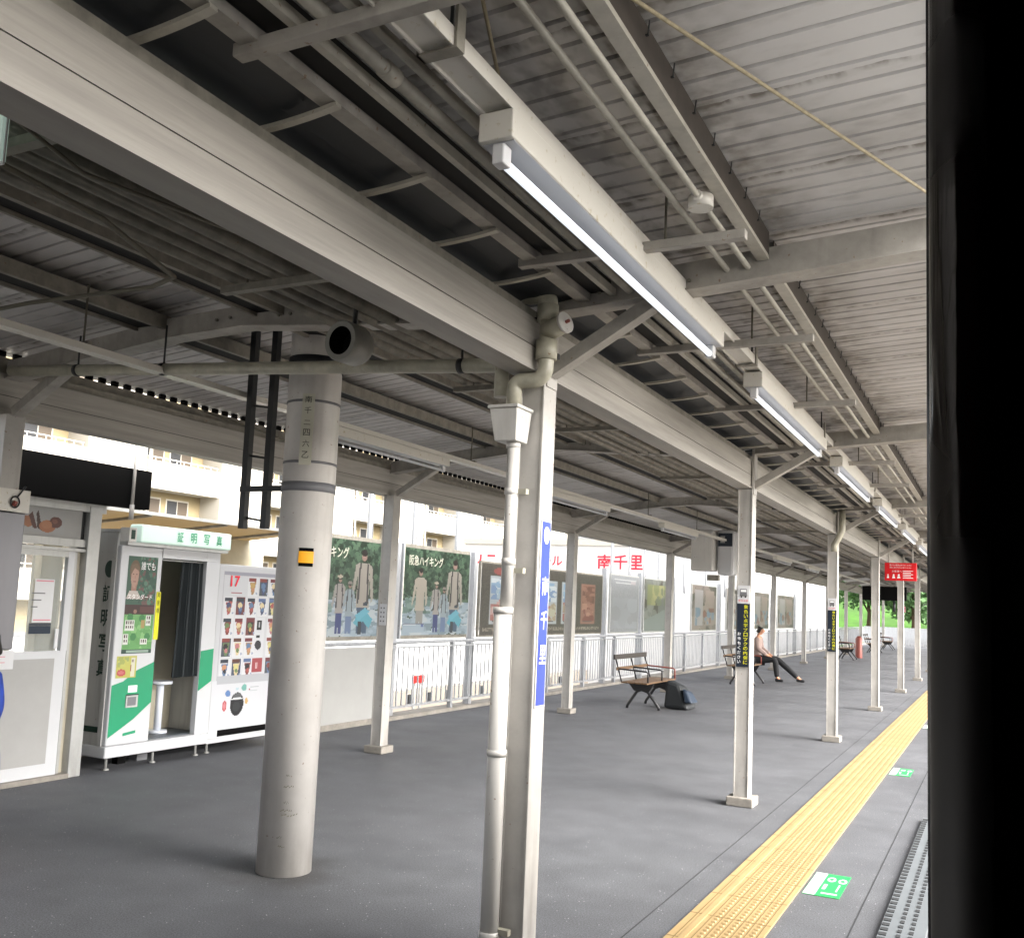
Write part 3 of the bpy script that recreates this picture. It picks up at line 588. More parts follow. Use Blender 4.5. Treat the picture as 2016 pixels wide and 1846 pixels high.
# ------------------------------------------------------------------ drain pipes
dr = empty('drain_pipe', (-2.02, 3.93, 0), 'white drainpipe with hopper and elbows in front of the first post', 'drainpipe')
PX, PY_ = -2.045, 3.91
def arc(c, a, b, r_, n=7):       # quarter bend from direction a to b
    return [Vector(c)+Vector(a)*r_*math.cos(t*math.pi/2/n)+Vector(b)*r_*math.sin(t*math.pi/2/n) for t in range(n+1)]
g = MB(); g.tube([(PX+.04, PY_, .002), (PX+.04, PY_, 1.55)], .041, 'pvc_white', 24); g.build('lower_pipe', dr)
g = MB(); g.tube([(PX+.055, PY_, 1.553), (PX+.06, PY_, 2.33)], .029, 'pvc_white', 24); g.build('middle_pipe', dr)
for z, rr in ((.155, .0445), (.93, .0445), (1.56, .046), (1.78, .0325), (2.10, .0325), (2.315, .0335)):
    g = MB(); g.tube([(PX+(.04 if z < 1.6 else .057), PY_, z-.014), (PX+(.04 if z < 1.6 else .057), PY_, z+.014)], rr, 'pvc_white', 24); g.build('collar', dr)
for z in (.17, 1.74, 2.10):
    g = MB(); g.box(PX+.07, PX+.13, PY_+.0, PY_+.03, z-.012, z+.012, 'pvc_old'); g.build('wall_clamp', dr)
hx = PX+.048
g = MB(); b_ = [(hx-.055, PY_-.07, 2.325), (hx+.055, PY_-.07, 2.325), (hx+.055, PY_+.05, 2.325), (hx-.055, PY_+.05, 2.325)]; t_ = [(hx-.07, PY_-.10, 2.47), (hx+.07, PY_-.10, 2.47), (hx+.07, PY_+.056, 2.47), (hx-.07, PY_+.056, 2.47)]
g.hexa(b_, t_, 'pvc_white'); g.box(hx-.078, hx+.078, PY_-.108, PY_+.058, 2.4705, 2.486, 'pvc_white'); g.build('hopper', dr, .004)
# upper run: down from valley, elbows, branch with cleaning cap
UX, UY = -1.835, 3.90
pts = arc((UX-.055, UY, 2.665), (1, 0, 0), (0, 0, -1), .055)
path = [(UX, UY, 2.93)] + [tuple(p) for p in pts] + [(PX+.09, UY, 2.61)]
path2 = [tuple(p) for p in arc((PX+.09, UY, 2.575), (0, 0, 1), (-1, 0, 0), .035)] + [(PX+.055, UY, 2.487)]
g = MB(); g.tube([(UX, UY, 2.99)]+path[1:-1]+path2, .036, 'pvc_old', 20); g.build('upper_elbow', dr)
g = MB(); g.tube([(UX, UY, 2.70), (UX, UY, 2.79)], .05, 'pvc_old', 20); g.build('collar', dr)
g = MB(); g.tube([(UX, UY, 2.88), (UX, UY, 2.955)], .05, 'pvc_old', 20); g.build('collar', dr)
g = MB(); g.tube([(UX, UY, 2.83), (UX+.095, UY-.03, 2.855)], .045, 'pvc_old', 20); g.tube([(UX+.095, UY-.03, 2.855), (UX+.108, UY-.034, 2.858)], .05, 'pvc_white', 20); g.tube([(UX+.105, UY-.034, 2.858), (UX+.125, UY-.04, 2.862)], .008, 'rail_red', 8); g.build('cleaning_branch', dr)
tp = [(UX, UY, 2.95)] + [tuple(p) for p in arc((UX-.05, UY, 2.965), (1, 0, 0), (0, 0, 1), .05)] + [(UX-.09, UY, 3.015)] + [tuple(p) for p in arc((UX-.09, UY, 3.06), (0, 0, -1), (-1, 0, 0), .045)] + [(UX-.135, UY, 3.12)]
g = MB(); g.tube(tp, .045, 'pvc_old', 20); g.build('valley_outlet', dr)
g = MB()
for z in (2.72, 2.90): g.box(UX-.13, UX+.05, UY+.02, UY+.04, z-.012, z+.012, 'dark_steel')
g.build('wall_clamp', dr)
hp = empty('cross_drain', (-3.8, 3.95, 2.8), 'dirty cream drainpipe that runs level across the platform in front of the mast', 'drainpipe')
g = MB(); g.tube([(-5.62, 3.94, 2.925), (-2.12, 3.94, 2.705)]+[tuple(p) for p in arc((-2.12, 3.94, 2.665), (0, 0, 1), (1, 0, 0), .04)][1:]+[(-2.08, 3.94, 2.55)], .034, 'pvc_old', 18); g.build('pipe', hp)
g = MB()
for x in (-5.0, -4.28, -2.3): 
    z = 2.925-(x+5.62)/3.5*.22; g.tube([(x, 3.94, z+.03), (x, 3.94, 3.1)], .006, 'dark_steel', 6); g.tube([(x-.015, 3.94, z), (x+.015, 3.94, z-.001)], .037, 'dark_steel', 16)
g.build('hanger_rod', hp)
# far drainpipe at the third post
g = MB(); yy = AY[2]-.15; g.tube([(-1.80, yy, 2.98), (-1.80, yy, 2.70), (-1.84, yy, 2.6), (-1.9, yy, 2.5), (-1.9, yy, 2.42)], .04, 'pvc_old', 14); tag(g.build('drain_pipe'), 'short bent drainpipe at the head of the third post', 'drainpipe')

# ------------------------------------------------------------------ signs on posts
s1 = empty('station_name_sign', (AX+.066, AY[0], 1.0), 'narrow vertical blue sign reading 南千里 on the first post', 'sign')
xs = AX+.0645
g = MB(); g.box(xs, xs+.004, AY[0]-.052, AY[0]+.052, 1.13, 1.98, 'white_enamel'); g.box(xs+.004, xs+.006, AY[0]-.044, AY[0]+.044, 1.14, 1.972, 'blue_sign'); g.build('panel', s1)
g = MB()
for k, ch in enumerate('南千里'): text(g, ch, (xs+.006, AY[0]-.033, 1.635-.155*k), (0, 1, 0), (0, 0, 1), .066, .085, 'white_text', bold=.012)
g.prism([(math.cos(a*math.pi/10)*.03, math.sin(a*math.pi/10)*.04) for a in range(20)], lambda a, b, t: (xs+t, AY[0]+a, 1.91+b), .0065, .008, 'white_text'); g.prism([(math.cos(a*math.pi/10)*.018, math.sin(a*math.pi/10)*.024) for a in range(20)], lambda a, b, t: (xs+t, AY[0]+a, 1.91+b), .0082, .009, 'mint')
g.build('lettering', s1)
for i in (1, 2):
    y = AY[i]-.0625-.012; x0, x1 = AX-.05, AX+.052
    e = empty('warning_sign', (AX, y, 1.1), f'dark blue sign with yellow writing on the {ordn[i]} post beside the yellow strip', 'sign', 'warning signs on the posts')
    g = MB(); g.box(x0, x1, y-.004, y+.004, 1.14, 1.665, 'navy'); g.build('panel', e)
    g = MB(); g.box(x0, x1, y-.004, y+.004, 1.668, 1.82, 'white_enamel'); g.build('top_panel', e)
    g = MB()
    for k, ch in enumerate('黄色い点字ブロックの内側に'): text(g, ch, (AX+.007, y-.004, 1.625-.0385*k), (1, 0, 0), (0, 0, 1), .034, .031 if ch not in 'ー' else .02, 'yellow_text', bold=.01)
    for k, ch in enumerate('お待ちください'): text(g, ch, (AX-.043, y-.004, 1.40-.0385*k), (1, 0, 0), (0, 0, 1), .027, .027, 'white_text', bold=.005)
    # train pictogram and small red line
    yf = y-.0055
    def pb(a0_, a1_, b0_, b1_, m, d=0): g.box(AX+a0_, AX+a1_, yf-.001-d, yf-d, b0_, b1_, m)
    pb(-.028, .03, 1.742, 1.79, 'grey_band'); pb(-.022, .024, 1.765, 1.783, 'white_text', .001); pb(-.03, .032, 1.732, 1.739, 'black_text'); pb(-.022, -.010, 1.718, 1.730, 'black_text'); pb(.012, .024, 1.718, 1.730, 'black_text')
    for k, ch in enumerate('足元注意'): text(g, ch, (AX-.04+.021*k, y-.004, 1.683), (1, 0, 0), (0, 0, 1), .017, .018, 'red_text')
    g.build('lettering', e)
# small notice on the second fence-side post
g = MB(); y = BY[1]-.0725; g.box(BX-.035, BX+.05, y-.003, y+.002, 1.30, 1.52, 'white_enamel')
for r_ in range(4):
    for c in range(2): g.box(BX-.02+.035*c, BX-.004+.035*c, y-.005, y-.0035, 1.47-.045*r_, 1.485-.045*r_, 'grey_band')
tag(g.build('paper_notice'), 'small white paper notice on the second post near the fence', 'notice')
# red hanging sign
rs = empty('hanging_sign', (-1.65, 19.5, 2.3), 'red hanging sign with white writing and pictures below the roof', 'sign')
g = MB(); g.box(-1.93, -1.37, 19.47, 19.53, 2.30, 2.635, 'red'); g.build('panel', rs, .008)
g = MB(); F = 19.47
text(g, '駆け込み乗車はおやめください', (-1.84, F, 2.575), (1, 0, 0), (0, 0, 1), .38, .032, 'white_text'); text(g, '黄色い線の内側をお歩きください', (-1.84, F, 2.53), (1, 0, 0), (0, 0, 1), .38, .028, 'white_text')
text(g, 'お客様へ', (-1.80, F, 2.455), (1, 0, 0), (0, 0, 1), .17, .04, 'white_text')
for k in range(5): g.box(-1.61, -1.43-.04*(k % 2), F-.004, F-.002, 2.475-.032*k, 2.487-.032*k, 'white_text')
for (cx, sz_) in ((-1.87, .022), (-1.77, .028), (-1.68, .03)):
    g.prism([(math.cos(a*math.pi/6)*sz_*.6, math.sin(a*math.pi/6)*sz_*.6) for a in range(12)], lambda a, b, t: (cx+a, F-t, 2.405+b), .002, .004, 'white_text'); g.hexa([(cx-sz_, F-.004, 2.345), (cx+sz_, F-.004, 2.345), (cx+sz_, F-.002, 2.345), (cx-sz_, F-.002, 2.345)], [(cx-sz_*.6, F-.004, 2.385), (cx+sz_*.6, F-.004, 2.385), (cx+sz_*.6, F-.002, 2.385), (cx-sz_*.6, F-.002, 2.385)], 'white_text')
g.build('lettering', rs)
g = MB()
for x in (-1.86, -1.44): g.tube([(x, 19.5, 2.635), (x, 19.5, 3.15)], .012, 'post_paint', 8)
g.build('hanger_rod', rs)
g = MB(); g.box(-2.90, -2.557, 1.69, 1.71, 2.80, 3.03, 'mint'); g.box(-2.905, -2.552, 1.70, 1.705, 2.79, 3.04, 'white_enamel'); g.tube([(-2.575, 1.688, 3.01), (-2.575, 1.691, 3.01)], .006, 'dark_steel', 8); g.tube([(-2.75, 1.7, 3.04), (-2.75, 1.7, 3.17)], .006, 'cable', 6)
tag(g.build('hanging_sign'), 'pale green hanging sign cut off by the upper left edge of the picture', 'sign')
# far black display
fd = empty('display_board', (-2.58, 26, 2.03), 'black hanging display board far along the platform', 'display')
g = MB(); g.box(-3.1, -2.06, 25.93, 26.07, 2.03, 2.38, 'black'); g.build('case', fd, .006)
g = MB()
for x in (-2.9, -2.3): g.tube([(x, 26, 2.38), (x, 26, 3.15)], .02, 'post_paint', 8)
g.tube([(-2.35, 26, 2.03), (-2.35, 26, 1.75)], .03, 'dark_steel', 8); g.build('hanger_rod', fd)
g = MB(); g.tube([(-2.75, 33, 3.1), (-2.75, 33, 1.98)], .02, 'post_paint', 8); g.box(-2.85, -2.65, 32.98, 33.02, 1.80, 1.98, 'pink_text'); tag(g.build('hanging_sign'), 'small far pink red hanging sign behind the black display', 'sign')
# grey hanging sign case near the second warning post
gs = empty('sign_case', (-4.45, 17, 2.2), 'pale grey hanging sign case seen edge on, left of the second warning sign post', 'sign case')
g = MB(); g.box(-4.85, -4.45, 16.6, 16.95, 2.28, 3.0, 'pvc_white'); g.build('case', gs, .03)
g = MB(); g.box(-4.42, -4.12, 16.75, 17.1, 2.22, 3.0, 'white_enamel'); g.build('case', gs, .05)
g = MB(); g.box(-4.40, -4.15, 16.738, 16.748, 2.72, 2.95, 'navy'); g.box(-4.36, -4.28, 16.734, 16.737, 2.78, 2.9, 'panel_grey'); g.build('front_panel', gs)
g = MB(); g.box(-4.6, -4.4, 16.8, 16.9, 2.12, 2.22, 'old_paint'); g.build('foot', gs)

# ------------------------------------------------------------------ black board over the kiosk
bd = empty('display_board', (-6.6, 5.4, 2.25), 'large black hanging display board over the kiosk door', 'display')
g = MB(); g.box(-6.72, -6.60, 4.55, 6.05, 2.255, 2.592, 'black'); g.build('case', bd, .006)
g = MB(); g.tube([(-6.57, 5.83, 2.20), (-6.57, 5.83, 3.05)], .014, 'post_paint', 10); g.tube([(-6.57, 5.83, 2.15), (-6.57, 5.83, 2.28)], .02, 'post_paint', 10); g.build('hanger_rod', bd)

# ------------------------------------------------------------------ fence, kerb
KX = -7.05
g = MB(); g.box(-7.33, KX, 8.62, 75, .0, .05, 'concrete'); struct(g, 'kerb')
fn = empty('platform_fence', (-7.1, 30, 0), 'white steel picket fence along the back edge of the platform', 'fence')
g = MB(); g.tube([(-7.1, 8.9, 1.0), (-7.1, 60, 1.0)], .024, 'fence_white', 12); g.build('top_rail', fn)
g = MB(); g.box(-7.12, -7.08, 10.5, 60, .92, .945, 'fence_white'); g.box(-7.12, -7.08, 10.5, 60, .14, .17, 'fence_white'); g.build('bottom_rail', fn)
y = 10.62; k = 0
while y < 60:
    g = MB(); g.box(-7.13, -7.07, y-.03, y+.03, .04, .99, 'fence_white'); g.build('post', fn)
    g = MB(); n = 13
    for j in range(1, n): yy = y+j*.128; g.box(-7.107, -7.093, yy-.011, yy+.011, .17, .925, 'fence_white')
    g.build('picket_panel', fn); y += .128*n; k += 1
# wide white posts with blocks
g = MB()
bp_ = empty('blank_panel', (-7.08, 9.8, .05), 'plain pale grey board fixed below the first hiking poster', 'board')
g = MB(); g.box(-7.09, -7.06, 8.95, 10.32, .07, .96, 'panel_grey'); g.build('board', bp_)
g = MB(); g.box(-7.1, -7.05, 8.88, 8.95, .05, .985, 'alu'); g.box(-7.1, -7.05, 10.32, 10.37, .05, .985, 'alu'); g.box(-7.1, -7.045, 8.95, 10.32, .045, .07, 'concrete'); g.build('frame', bp_)

# ------------------------------------------------------------------ posters
def hiking(name, y0, y1, z0, z1, first, label):
    e = empty('billboard', (-7.13, (y0+y1)/2, z0), label, 'billboard', 'billboards along the fence')
    g = MB(); g.box(-7.16, -7.12, y0, y1, z1, z1+.05, 'old_paint'); g.box(-7.16, -7.12, y0, y1, z0-.05, z0, 'old_paint'); g.box(-7.16, -7.12, y0-.03, y0, z0-.05, z1+.05, 'fence_white'); g.box(-7.16, -7.12, y1, y1+.03, z0-.05, z1+.05, 'fence_white'); g.build('frame', e)
    c = Canvas(110, 96, '2c4a36'); c.sat = .7; c.val = .72
    c.blobs(0, 0, 1, .64, ['1f3a2a', '3a5c42', '2c4c38', '4b6e50', '18301f', '456a4c', '3d5a44'], 900, .022, .025)
    c.blobs(0, .60, 1, 1, ['7f97a6', '8ca4b2', '9aaebb', '6f8894', 'a6b4ba'], 260, .06, .03); c.blobs(0, .55, .4, .75, ['5d7f76', '6f9088', '4c6d62'], 60, .05, .03)
    def person(x, top, h, shirt, pants, hat=None, strap=True):
        hw = .038*h/.5; c.ell(x, top+.06*h/.5, .022*h/.5, .035*h/.5, '9a7568'); c.ell(x, top+.04*h/.5, .024*h/.5, .025*h/.5, '221c1a')
        if hat: c.ell(x, top+.028*h/.5, .036*h/.5, .018*h/.5, hat)
        s0 = top+.11*h/.5; s1 = top+.11*h/.5+.27*h/.5
        c.poly([(x-hw*1.7, s0+.02), (x-hw, s0), (x+hw, s0), (x+hw*1.8, s0+.03), (x+hw*2.3, s1-.05), (x+hw*1.8, s1), (x+hw*1.2, s0+.10), (x+hw*1.4, s1+.05), (x-hw*1.4, s1+.05), (x-hw*1.1, s0+.10), (x-hw*2.2, s1), (x-hw*2.5, s1-.03)], shirt)
        if strap:
            c.poly([(x-hw*.9, s0), (x-hw*.6, s0), (x-hw*.8, s1), (x-hw*1.2, s1)], '39383a'); c.poly([(x+hw*.6, s0), (x+hw*.9, s0), (x+hw*1.3, s1), (x+hw*.9, s1)], '39383a')
        c.poly([(x-hw*1.1, s1+.05), (x+hw*1.1, s1+.05), (x+hw*1.1, .97), (x+hw*.15, .97), (x, s1+.15), (x-hw*.2, .97), (x-hw, .97)], pants)
    person(.24, .20, .62, 'a89f8e', '8a8a84', strap=False); person(.76, .06, .78, '9c9488', '31506e'); person(.48, .36, .46, '96918c', '26397a', 'b0a48e'); person(.60, .42, .42, '8497a0', '56719c', '857c74')
    c.poly([(.66, .86), (.72, .76), (.80, .72), (.90, .82), (.86, .92), (.78, .84), (.72, .90)], '2a9fb4'); c.poly([(.68, .78), (.80, .70), (.86, .74), (.72, .84)], '3aa6bf'); c.rect(.72, .84, .76, .98, '26323f'); c.ell(.80, .66, .03, .02, '20364a')
    c.rect(0.02, .86, .32, .875, '5b6380'); c.rect(0.02, .875, .32, .97, '8fa6b6'); c.rect(.03, .88, .20, .885, 'b7c2cc'); c.rect(.27, .88, .31, .91, '4a5fa0')
    o = c.build('artwork', (-7.118, y0, z0), (0, 1, 0), (0, 0, 1), y1-y0, z1-z0, e)
    g = MB(); text(g, '阪急ハイキング', (-7.115, y0+.06*(y1-y0), z0+.80*(z1-z0)), (0, 1, 0), (0, 0, 1), .5*(y1-y0), .12*(z1-z0), 'plate_cream', bold=.01)
    g.build('lettering', e)
    return e
hiking('p1', 8.72, 10.42, 1.09, 2.27, True, 'hiking poster with people in a forest, left of the second post near the fence')
hiking('p2', 10.93, 12.72, 1.09, 2.27, False, 'hiking poster with people in a forest, right of the second post near the fence')
def frame_panel(y0, y1, z0, z1, label, painter, W=100, H=70, fr='dark_steel'):
    e = empty('billboard', (-7.13, (y0+y1)/2, z0), label, 'billboard', 'billboards along the fence')
    g = MB(); g.box(-7.16, -7.12, y0-.02, y1+.02, z1, z1+.03, fr); g.box(-7.16, -7.12, y0-.02, y1+.02, z0-.03, z0, fr); g.box(-7.16, -7.12, y0-.03, y0, z0, z1, fr); g.box(-7.16, -7.12, y1, y1+.03, z0, z1, fr); g.build('frame', e)
    c = Canvas(W, H, '4a453e'); painter(c); c.build('artwork', (-7.118, y0, z0), (0, 1, 0), (0, 0, 1), y1-y0, z1-z0, e); return e
def p_three(c):
    c.speck(0, 0, 1, 1, ['4a453e', '504a42', '443f39']); c.speck(.02, .9, .98, .95, ['8a8272', '5a5348']); 
    xs = [(.06, .20), (.25, .39), (.44, .57), (.61, .74), (.79, .93)]
    for k, (a, b) in enumerate(xs):
        red = k == 4; c.rect(a, .17, b, .85, '8c5e4a' if red else '9aa5ab')
        c.blobs(a+.01, .2, b-.01, .5, ['7a4634', '8f5f48', '6b3d30'] if red else ['5f84ad', 'b4c0c6', '6f98b8', '8ba5b2'], 26, .03, .05); c.blobs(a+.01, .5, b-.01, .8, ['94604a', 'a5745a', '7a3b32'] if red else ['b58a84', '9c8b6c', 'a05a50', 'a8a88c'], 26, .03, .05); c.rect(a+.02, .80, b-.03, .82, '55504c')
        if k == 0: c.ell((a+b)/2, .1, .05, .05, '8c3a34')
frame_panel(13.1, 18.2, 1.07, 2.18, 'dark brown billboard with a row of small coloured portrait posters', p_three, 150, 60, 'old_paint')
def p_grey(c): c.speck(0, 0, 1, 1, ['8b8f94', '878b90', '8f9297']); c.rect(.1, .06, .9, .08, 'b0b4b6'); c.rect(.15, .13, .85, .15, 'b4b8ba'); c.rect(.7, .08, .88, .14, 'a9a0a4'); c.blobs(.05, .4, .95, .95, ['8f939a', '9398a0', '8a8d92'], 30, .2, .15)
frame_panel(18.7, 20.4, 1.07, 2.24, 'blank grey reflective billboard right of the brown one', p_grey, 40, 50, 'alu')
def p_yel(c): c.blobs(0, 0, 1, 1, ['6f736c', '7b7f78', '666b68'], 80, .1, .1); c.blobs(.1, .1, .95, .5, ['8f9158', '7d8450', '9b9a5c', '6a7358'], 40, .08, .14); c.poly([(0, 1), (0, .8), (1, .5), (1, 1)], '77827f')
frame_panel(20.8, 22.8, 1.07, 2.24, 'grey billboard with hanging yellow flowers', p_yel, 40, 50, 'alu')
def p_brown(c): c.blobs(0, 0, 1, 1, ['7d6f68', '8a7c72', '6a5f5a'], 60, .1, .1); c.rect(.1, .1, .45, .9, '948f90'); c.rect(.55, .1, .9, .9, '8b7a72'); c.blobs(.12, .5, .9, .9, ['7a4a40', '5d7a90'], 20, .06, .08)
for k, (a, b, lb) in enumerate(((24.6, 27.0, 'dull brown billboard just right of the hanging grey sign case'), (28.2, 30.6, 'far brown billboard between two fence side posts'), (31.6, 34.0, 'brown billboard directly behind the seated person'), (35.5, 38.5, 'farthest brown billboard, right of the seated person'))):
    frame_panel(a, b, 1.07, 2.24, lb, p_brown, 30, 40, 'alu')
# white uprights beside the posters and above them
ys = [10.80, 12.92, 18.46, 20.62, 23.1, 27.5, 31.1, 34.7, 39]
for i, y in enumerate(ys):
    g = MB(); g.box(-7.22, -7.12, y-.045, y+.045, .0, 2.32 if i < 2 else 2.36, 'fence_white'); tag(g.build('billboard_post'), f'{ordn[i]} white upright from the left between the billboards', 'post', 'uprights between the billboards')
for i, y in enumerate((10.33, 11.40, 12.60, 19.14, 20.25, 21.25, 22.3, 24.4, 26.5, 28.6, 30.6)):
    g = MB(); g.box(-7.31, -7.27, y-.035, y+.035, 2.0, 3.06, 'fence_white'); g.box(-7.27, -7.262, y+.025, y+.035, 2.0, 3.06, 'grey_band')
    tag(g.build('eaves_strut'), f'{ordn[i]} slim white strut from the left that stands above the billboards', 'strut', 'slim struts above the billboards')

# ------------------------------------------------------------------ kiosk with door
ks = empty('kiosk', (-7.3, 4.5, 0), 'pale kiosk with a sliding door and bread pictures above it', 'kiosk')  # front runs on out of view, added to keep light off the left floor
g = MB(); g.box(-7.0, -6.87, 5.67, 5.79, .002, 2.25, 'alu'); g.build('corner_post', ks, .004)
g = MB(); g.box(-7.04, -6.88, -8, 5.84, 2.20, 2.285, 'alu'); g.box(-7.05, -6.86, 2.8, 6.0, 2.285, 2.30, 'old_paint'); g.build('eaves', ks)
g = MB(); g.box(-6.96, -6.92, -8, 5.63, 1.965, 2.20, 'panel_grey'); g.box(-6.97, -6.93, 5.63, 5.67, 1.9, 2.2, 'dark_steel'); g.build('sign_panel', ks)
g = MB(); g.box(-6.98, -6.90, -8, 5.67, 1.90, 1.963, 'alu'); g.box(-6.965, -6.89, -8, 5.67, 1.86, 1.885, 'alu'); g.build('lintel', ks)
c = Canvas(64, 30, 'a9aaa9')
c.poly([(0, .25), (.1, .2), (.14, .5), (.12, .8), (0, .7)], '6a3524'); c.poly([(.10, .35), (.22, .3), (.30, .72), (.20, .82), (.10, .7)], 'b0672c'); c.poly([(.20, .3), (.27, .12), (.36, .6), (.40, .85), (.30, .8)], '5f2c22'); c.poly([(.36, .2), (.40, .05), (.46, .5), (.50, .9), (.40, .8)], '4a2a20')
c.ell(.62, .70, .18, .26, 'b5661f'); c.ell(.80, .50, .14, .24, '6a3020'); c.ell(.60, .62, .12, .18, 'bf7230'); c.ell(.78, .46, .06, .1, '8a4a30')
c.build('bread_picture', (-6.919, 5.04, 1.99), (0, 1, 0), (0, 0, 1), .42, .19, ks)
dk = MB(); dk.box(-6.95, -6.91, 4.2, 5.58, .04, 1.04, 'booth_white'); dk.box(-6.908, -6.902, 4.3, 5.47, .14, .98, 'panel_grey'); dk.box(-6.96, -6.92, -8, 4.19, .04, 1.86, 'panel_grey'); dk.box(-6.95, -6.905, 5.52, 5.58, 1.0401, 1.858, 'booth_white'); dk.box(-6.95, -6.905, 4.9, 5.01, 1.0401, 1.858, 'plate_cream'); dk.box(-6.95, -6.905, 5.0101, 5.519, 1.81, 1.858, 'alu')
door = dk.build('door', ks)
g = MB(); g.box(-6.932, -6.928, 5.01, 5.52, 1.04, 1.81, 'window_glass'); g.build('pane', door)
g = MB(); g.box(-6.90, -6.89, 5.445, 5.475, 1.06, 1.22, 'white_enamel'); g.build('handle', door)
g = MB(); g.box(-7.0, -6.95, 5.58, 5.67, .04, 1.858, 'beige_wall'); g.box(-6.945, -6.93, 5.60, 5.625, .04, 1.858, 'alu'); g.build('door_jamb', ks)
g = MB(); g.box(-7.0, -6.86, -8, 5.67, .002, .04, 'concrete'); g.build('sill', ks)
g = MB(); g.box(-7.9, -7.86, -8, 5.76, .0, 2.2, 'beige_wall'); g.box(-7.9, -7.86, 5.93, 6.02, 0, 2.2, 'beige_wall'); g.box(-7.9, -7.60, 6.0, 6.025, 0, 2.2, 'beige_wall'); g.box(-7.9, -7.86, 5.76, 5.93, 0, .8, 'beige_wall'); g.box(-7.58, -7.0, 5.80, 5.83, 0, 2.2, 'beige_wall') if False else None; g.box(-7.9, -6.98, -8, 5.79, 2.205, 2.215, 'beige_wall'); g.box(-7.9, -7.59, 5.79, 6.02, 2.205, 2.215, 'beige_wall'); g.build('wall', ks)
g = MB(); g.box(-6.921, -6.9195, 5.24, 5.42, 1.27, 1.62, 'white_enamel'); g.box(-6.919, -6.918, 5.25, 5.41, 1.60, 1.61, 'pink_text')
for k in range(3): g.box(-6.919, -6.918, 5.22, 5.34-.03*k, 1.50-.055*k, 1.51-.055*k, 'grey_band')
g.box(-6.919, -6.918, 5.25, 5.41, 1.285, 1.295, 'pink_text'); g.box(-6.921, -6.9195, 5.22, 5.42, 1.245, 1.265, 'navy'); g.box(-6.921, -6.9195, 5.22, 5.42, 1.18, 1.243, 'bag_blue'); tag(g.build('door_notice'), 'white and blue paper notice on the glass of the kiosk door', 'notice')
# stainless cabinet at the left edge
stc = empty('steel_cabinet', (-5.7, 3.7, 0), 'tall stainless steel cabinet at the left edge of the picture', 'cabinet')
g = MB(); g.box(-5.66, -5.5, 3.0, 4.05, 1.17, 2.02, 'stainless'); g.build('body', stc, .006)
g = MB(); g.box(-5.66, -5.49, 3.0, 4.065, 2.025, 2.165, 'lamp_paint'); g.tube([(-5.48, 3.955+.03*math.cos(t*math.pi/8), 2.085+.035*math.sin(t*math.pi/8)) for t in range(17)], .005, 'dark_steel', 6); g.tube([(-5.48, 3.97, 2.12), (-5.48, 4.02, 2.19)], .005, 'dark_steel', 6); g.tube([(-5.48, 3.945, 2.06), (-5.47, 3.955, 2.09)], .014, 'rail_red', 8); g.build('head_panel', stc)
g = MB(); g.box(-5.66, -5.51, 3.0, 3.93, .002, 1.168, 'panel_grey'); g.build('plinth', stc)
g = MB(); g.box(-5.499, -5.495, 3.6, 4.06, 1.05, 1.165, 'white_enamel'); g.box(-5.4949, -5.494, 3.65, 4.0, 1.125, 1.13, 'pink_text'); g.box(-5.4949, -5.494, 3.65, 4.0, 1.09, 1.095, 'pink_text'); g.build('paper_notice', stc)

# ------------------------------------------------------------------ photo booth
FX = -6.87
pb_ = empty('photo_booth', (-7.2, 6.6, 0), 'white and green photo booth with dark curtain beside the kiosk', 'photo booth')
y0, y1 = 6.03, 7.235
g = MB(); g.box(-7.58, FX+.01, y0-.01, y1+.0, .11, .21, 'booth_white'); g.build('plinth', pb_, .012)
g = MB(); g.box(-7.55, FX-.06, y0, y0+.03, .211, 2.06, 'booth_side'); g.box(-7.58, -7.54, y0+.03, y1, .211, 2.06, 'beige_wall'); g.box(-7.54, FX-.03, y1-.03, y1, .211, 2.06, 'booth_side'); g.box(-7.58, FX-.02, y0-.005, y1, 2.061, 2.09, 'booth_side'); g.build('cabinet', pb_)
g = MB(); g.box(FX-.06, FX, y0, 6.50, .212, 1.95, 'booth_white'); g.build('front_panel', pb_, .012)
g = MB(); g.box(FX-.06, FX, 7.06, y1, .212, 1.86, 'booth_white'); g.box(FX-.055, FX-.001, 6.50, 7.06, 1.86, 1.95, 'booth_white'); g.box(FX-.06, FX, 7.06, y1, 1.861, 1.95, 'booth_white'); g.build('front_frame', pb_)
g = MB(); g.box(FX-.1, FX+.055, y0+.15, y1+.08, 1.985, 2.145, 'mint'); lb = g.build('sign_box', pb_, .015)
g = MB(); g.box(FX-.1, FX+.04, y0+.02, y1+.06, 1.952, 1.982, 'booth_side'); g.build('canopy_rim', pb_)
g = MB()
for k, ch in enumerate('証明写真'): text(g, ch, (FX+.056, 6.60+.168*k, 2.018), (0, 1, 0), (0, 0, 1), .075, .095, 'green_text', bold=.008)
g.build('lettering', lb)
# green swoosh on the front
fx = FX+.0012
def fp(a, b, t): return (fx+t, a, b)
g = MB(); g.prism([(6.04, .28), (6.30, .42), (6.495, .56), (6.495, .92), (6.30, .85), (6.16, .76), (6.04, .73)], fp, 0, .001, 'green'); g.prism([(7.062, .62), (y1-.002, .71), (y1-.002, 1.02), (7.062, 1.0)], fp, 0, .001, 'green'); g.prism([(6.20, .285), (6.34, .30), (6.34, .325), (6.20, .31)], fp, 0.0012, .002, 'green'); g.build('green_stripe', pb_)
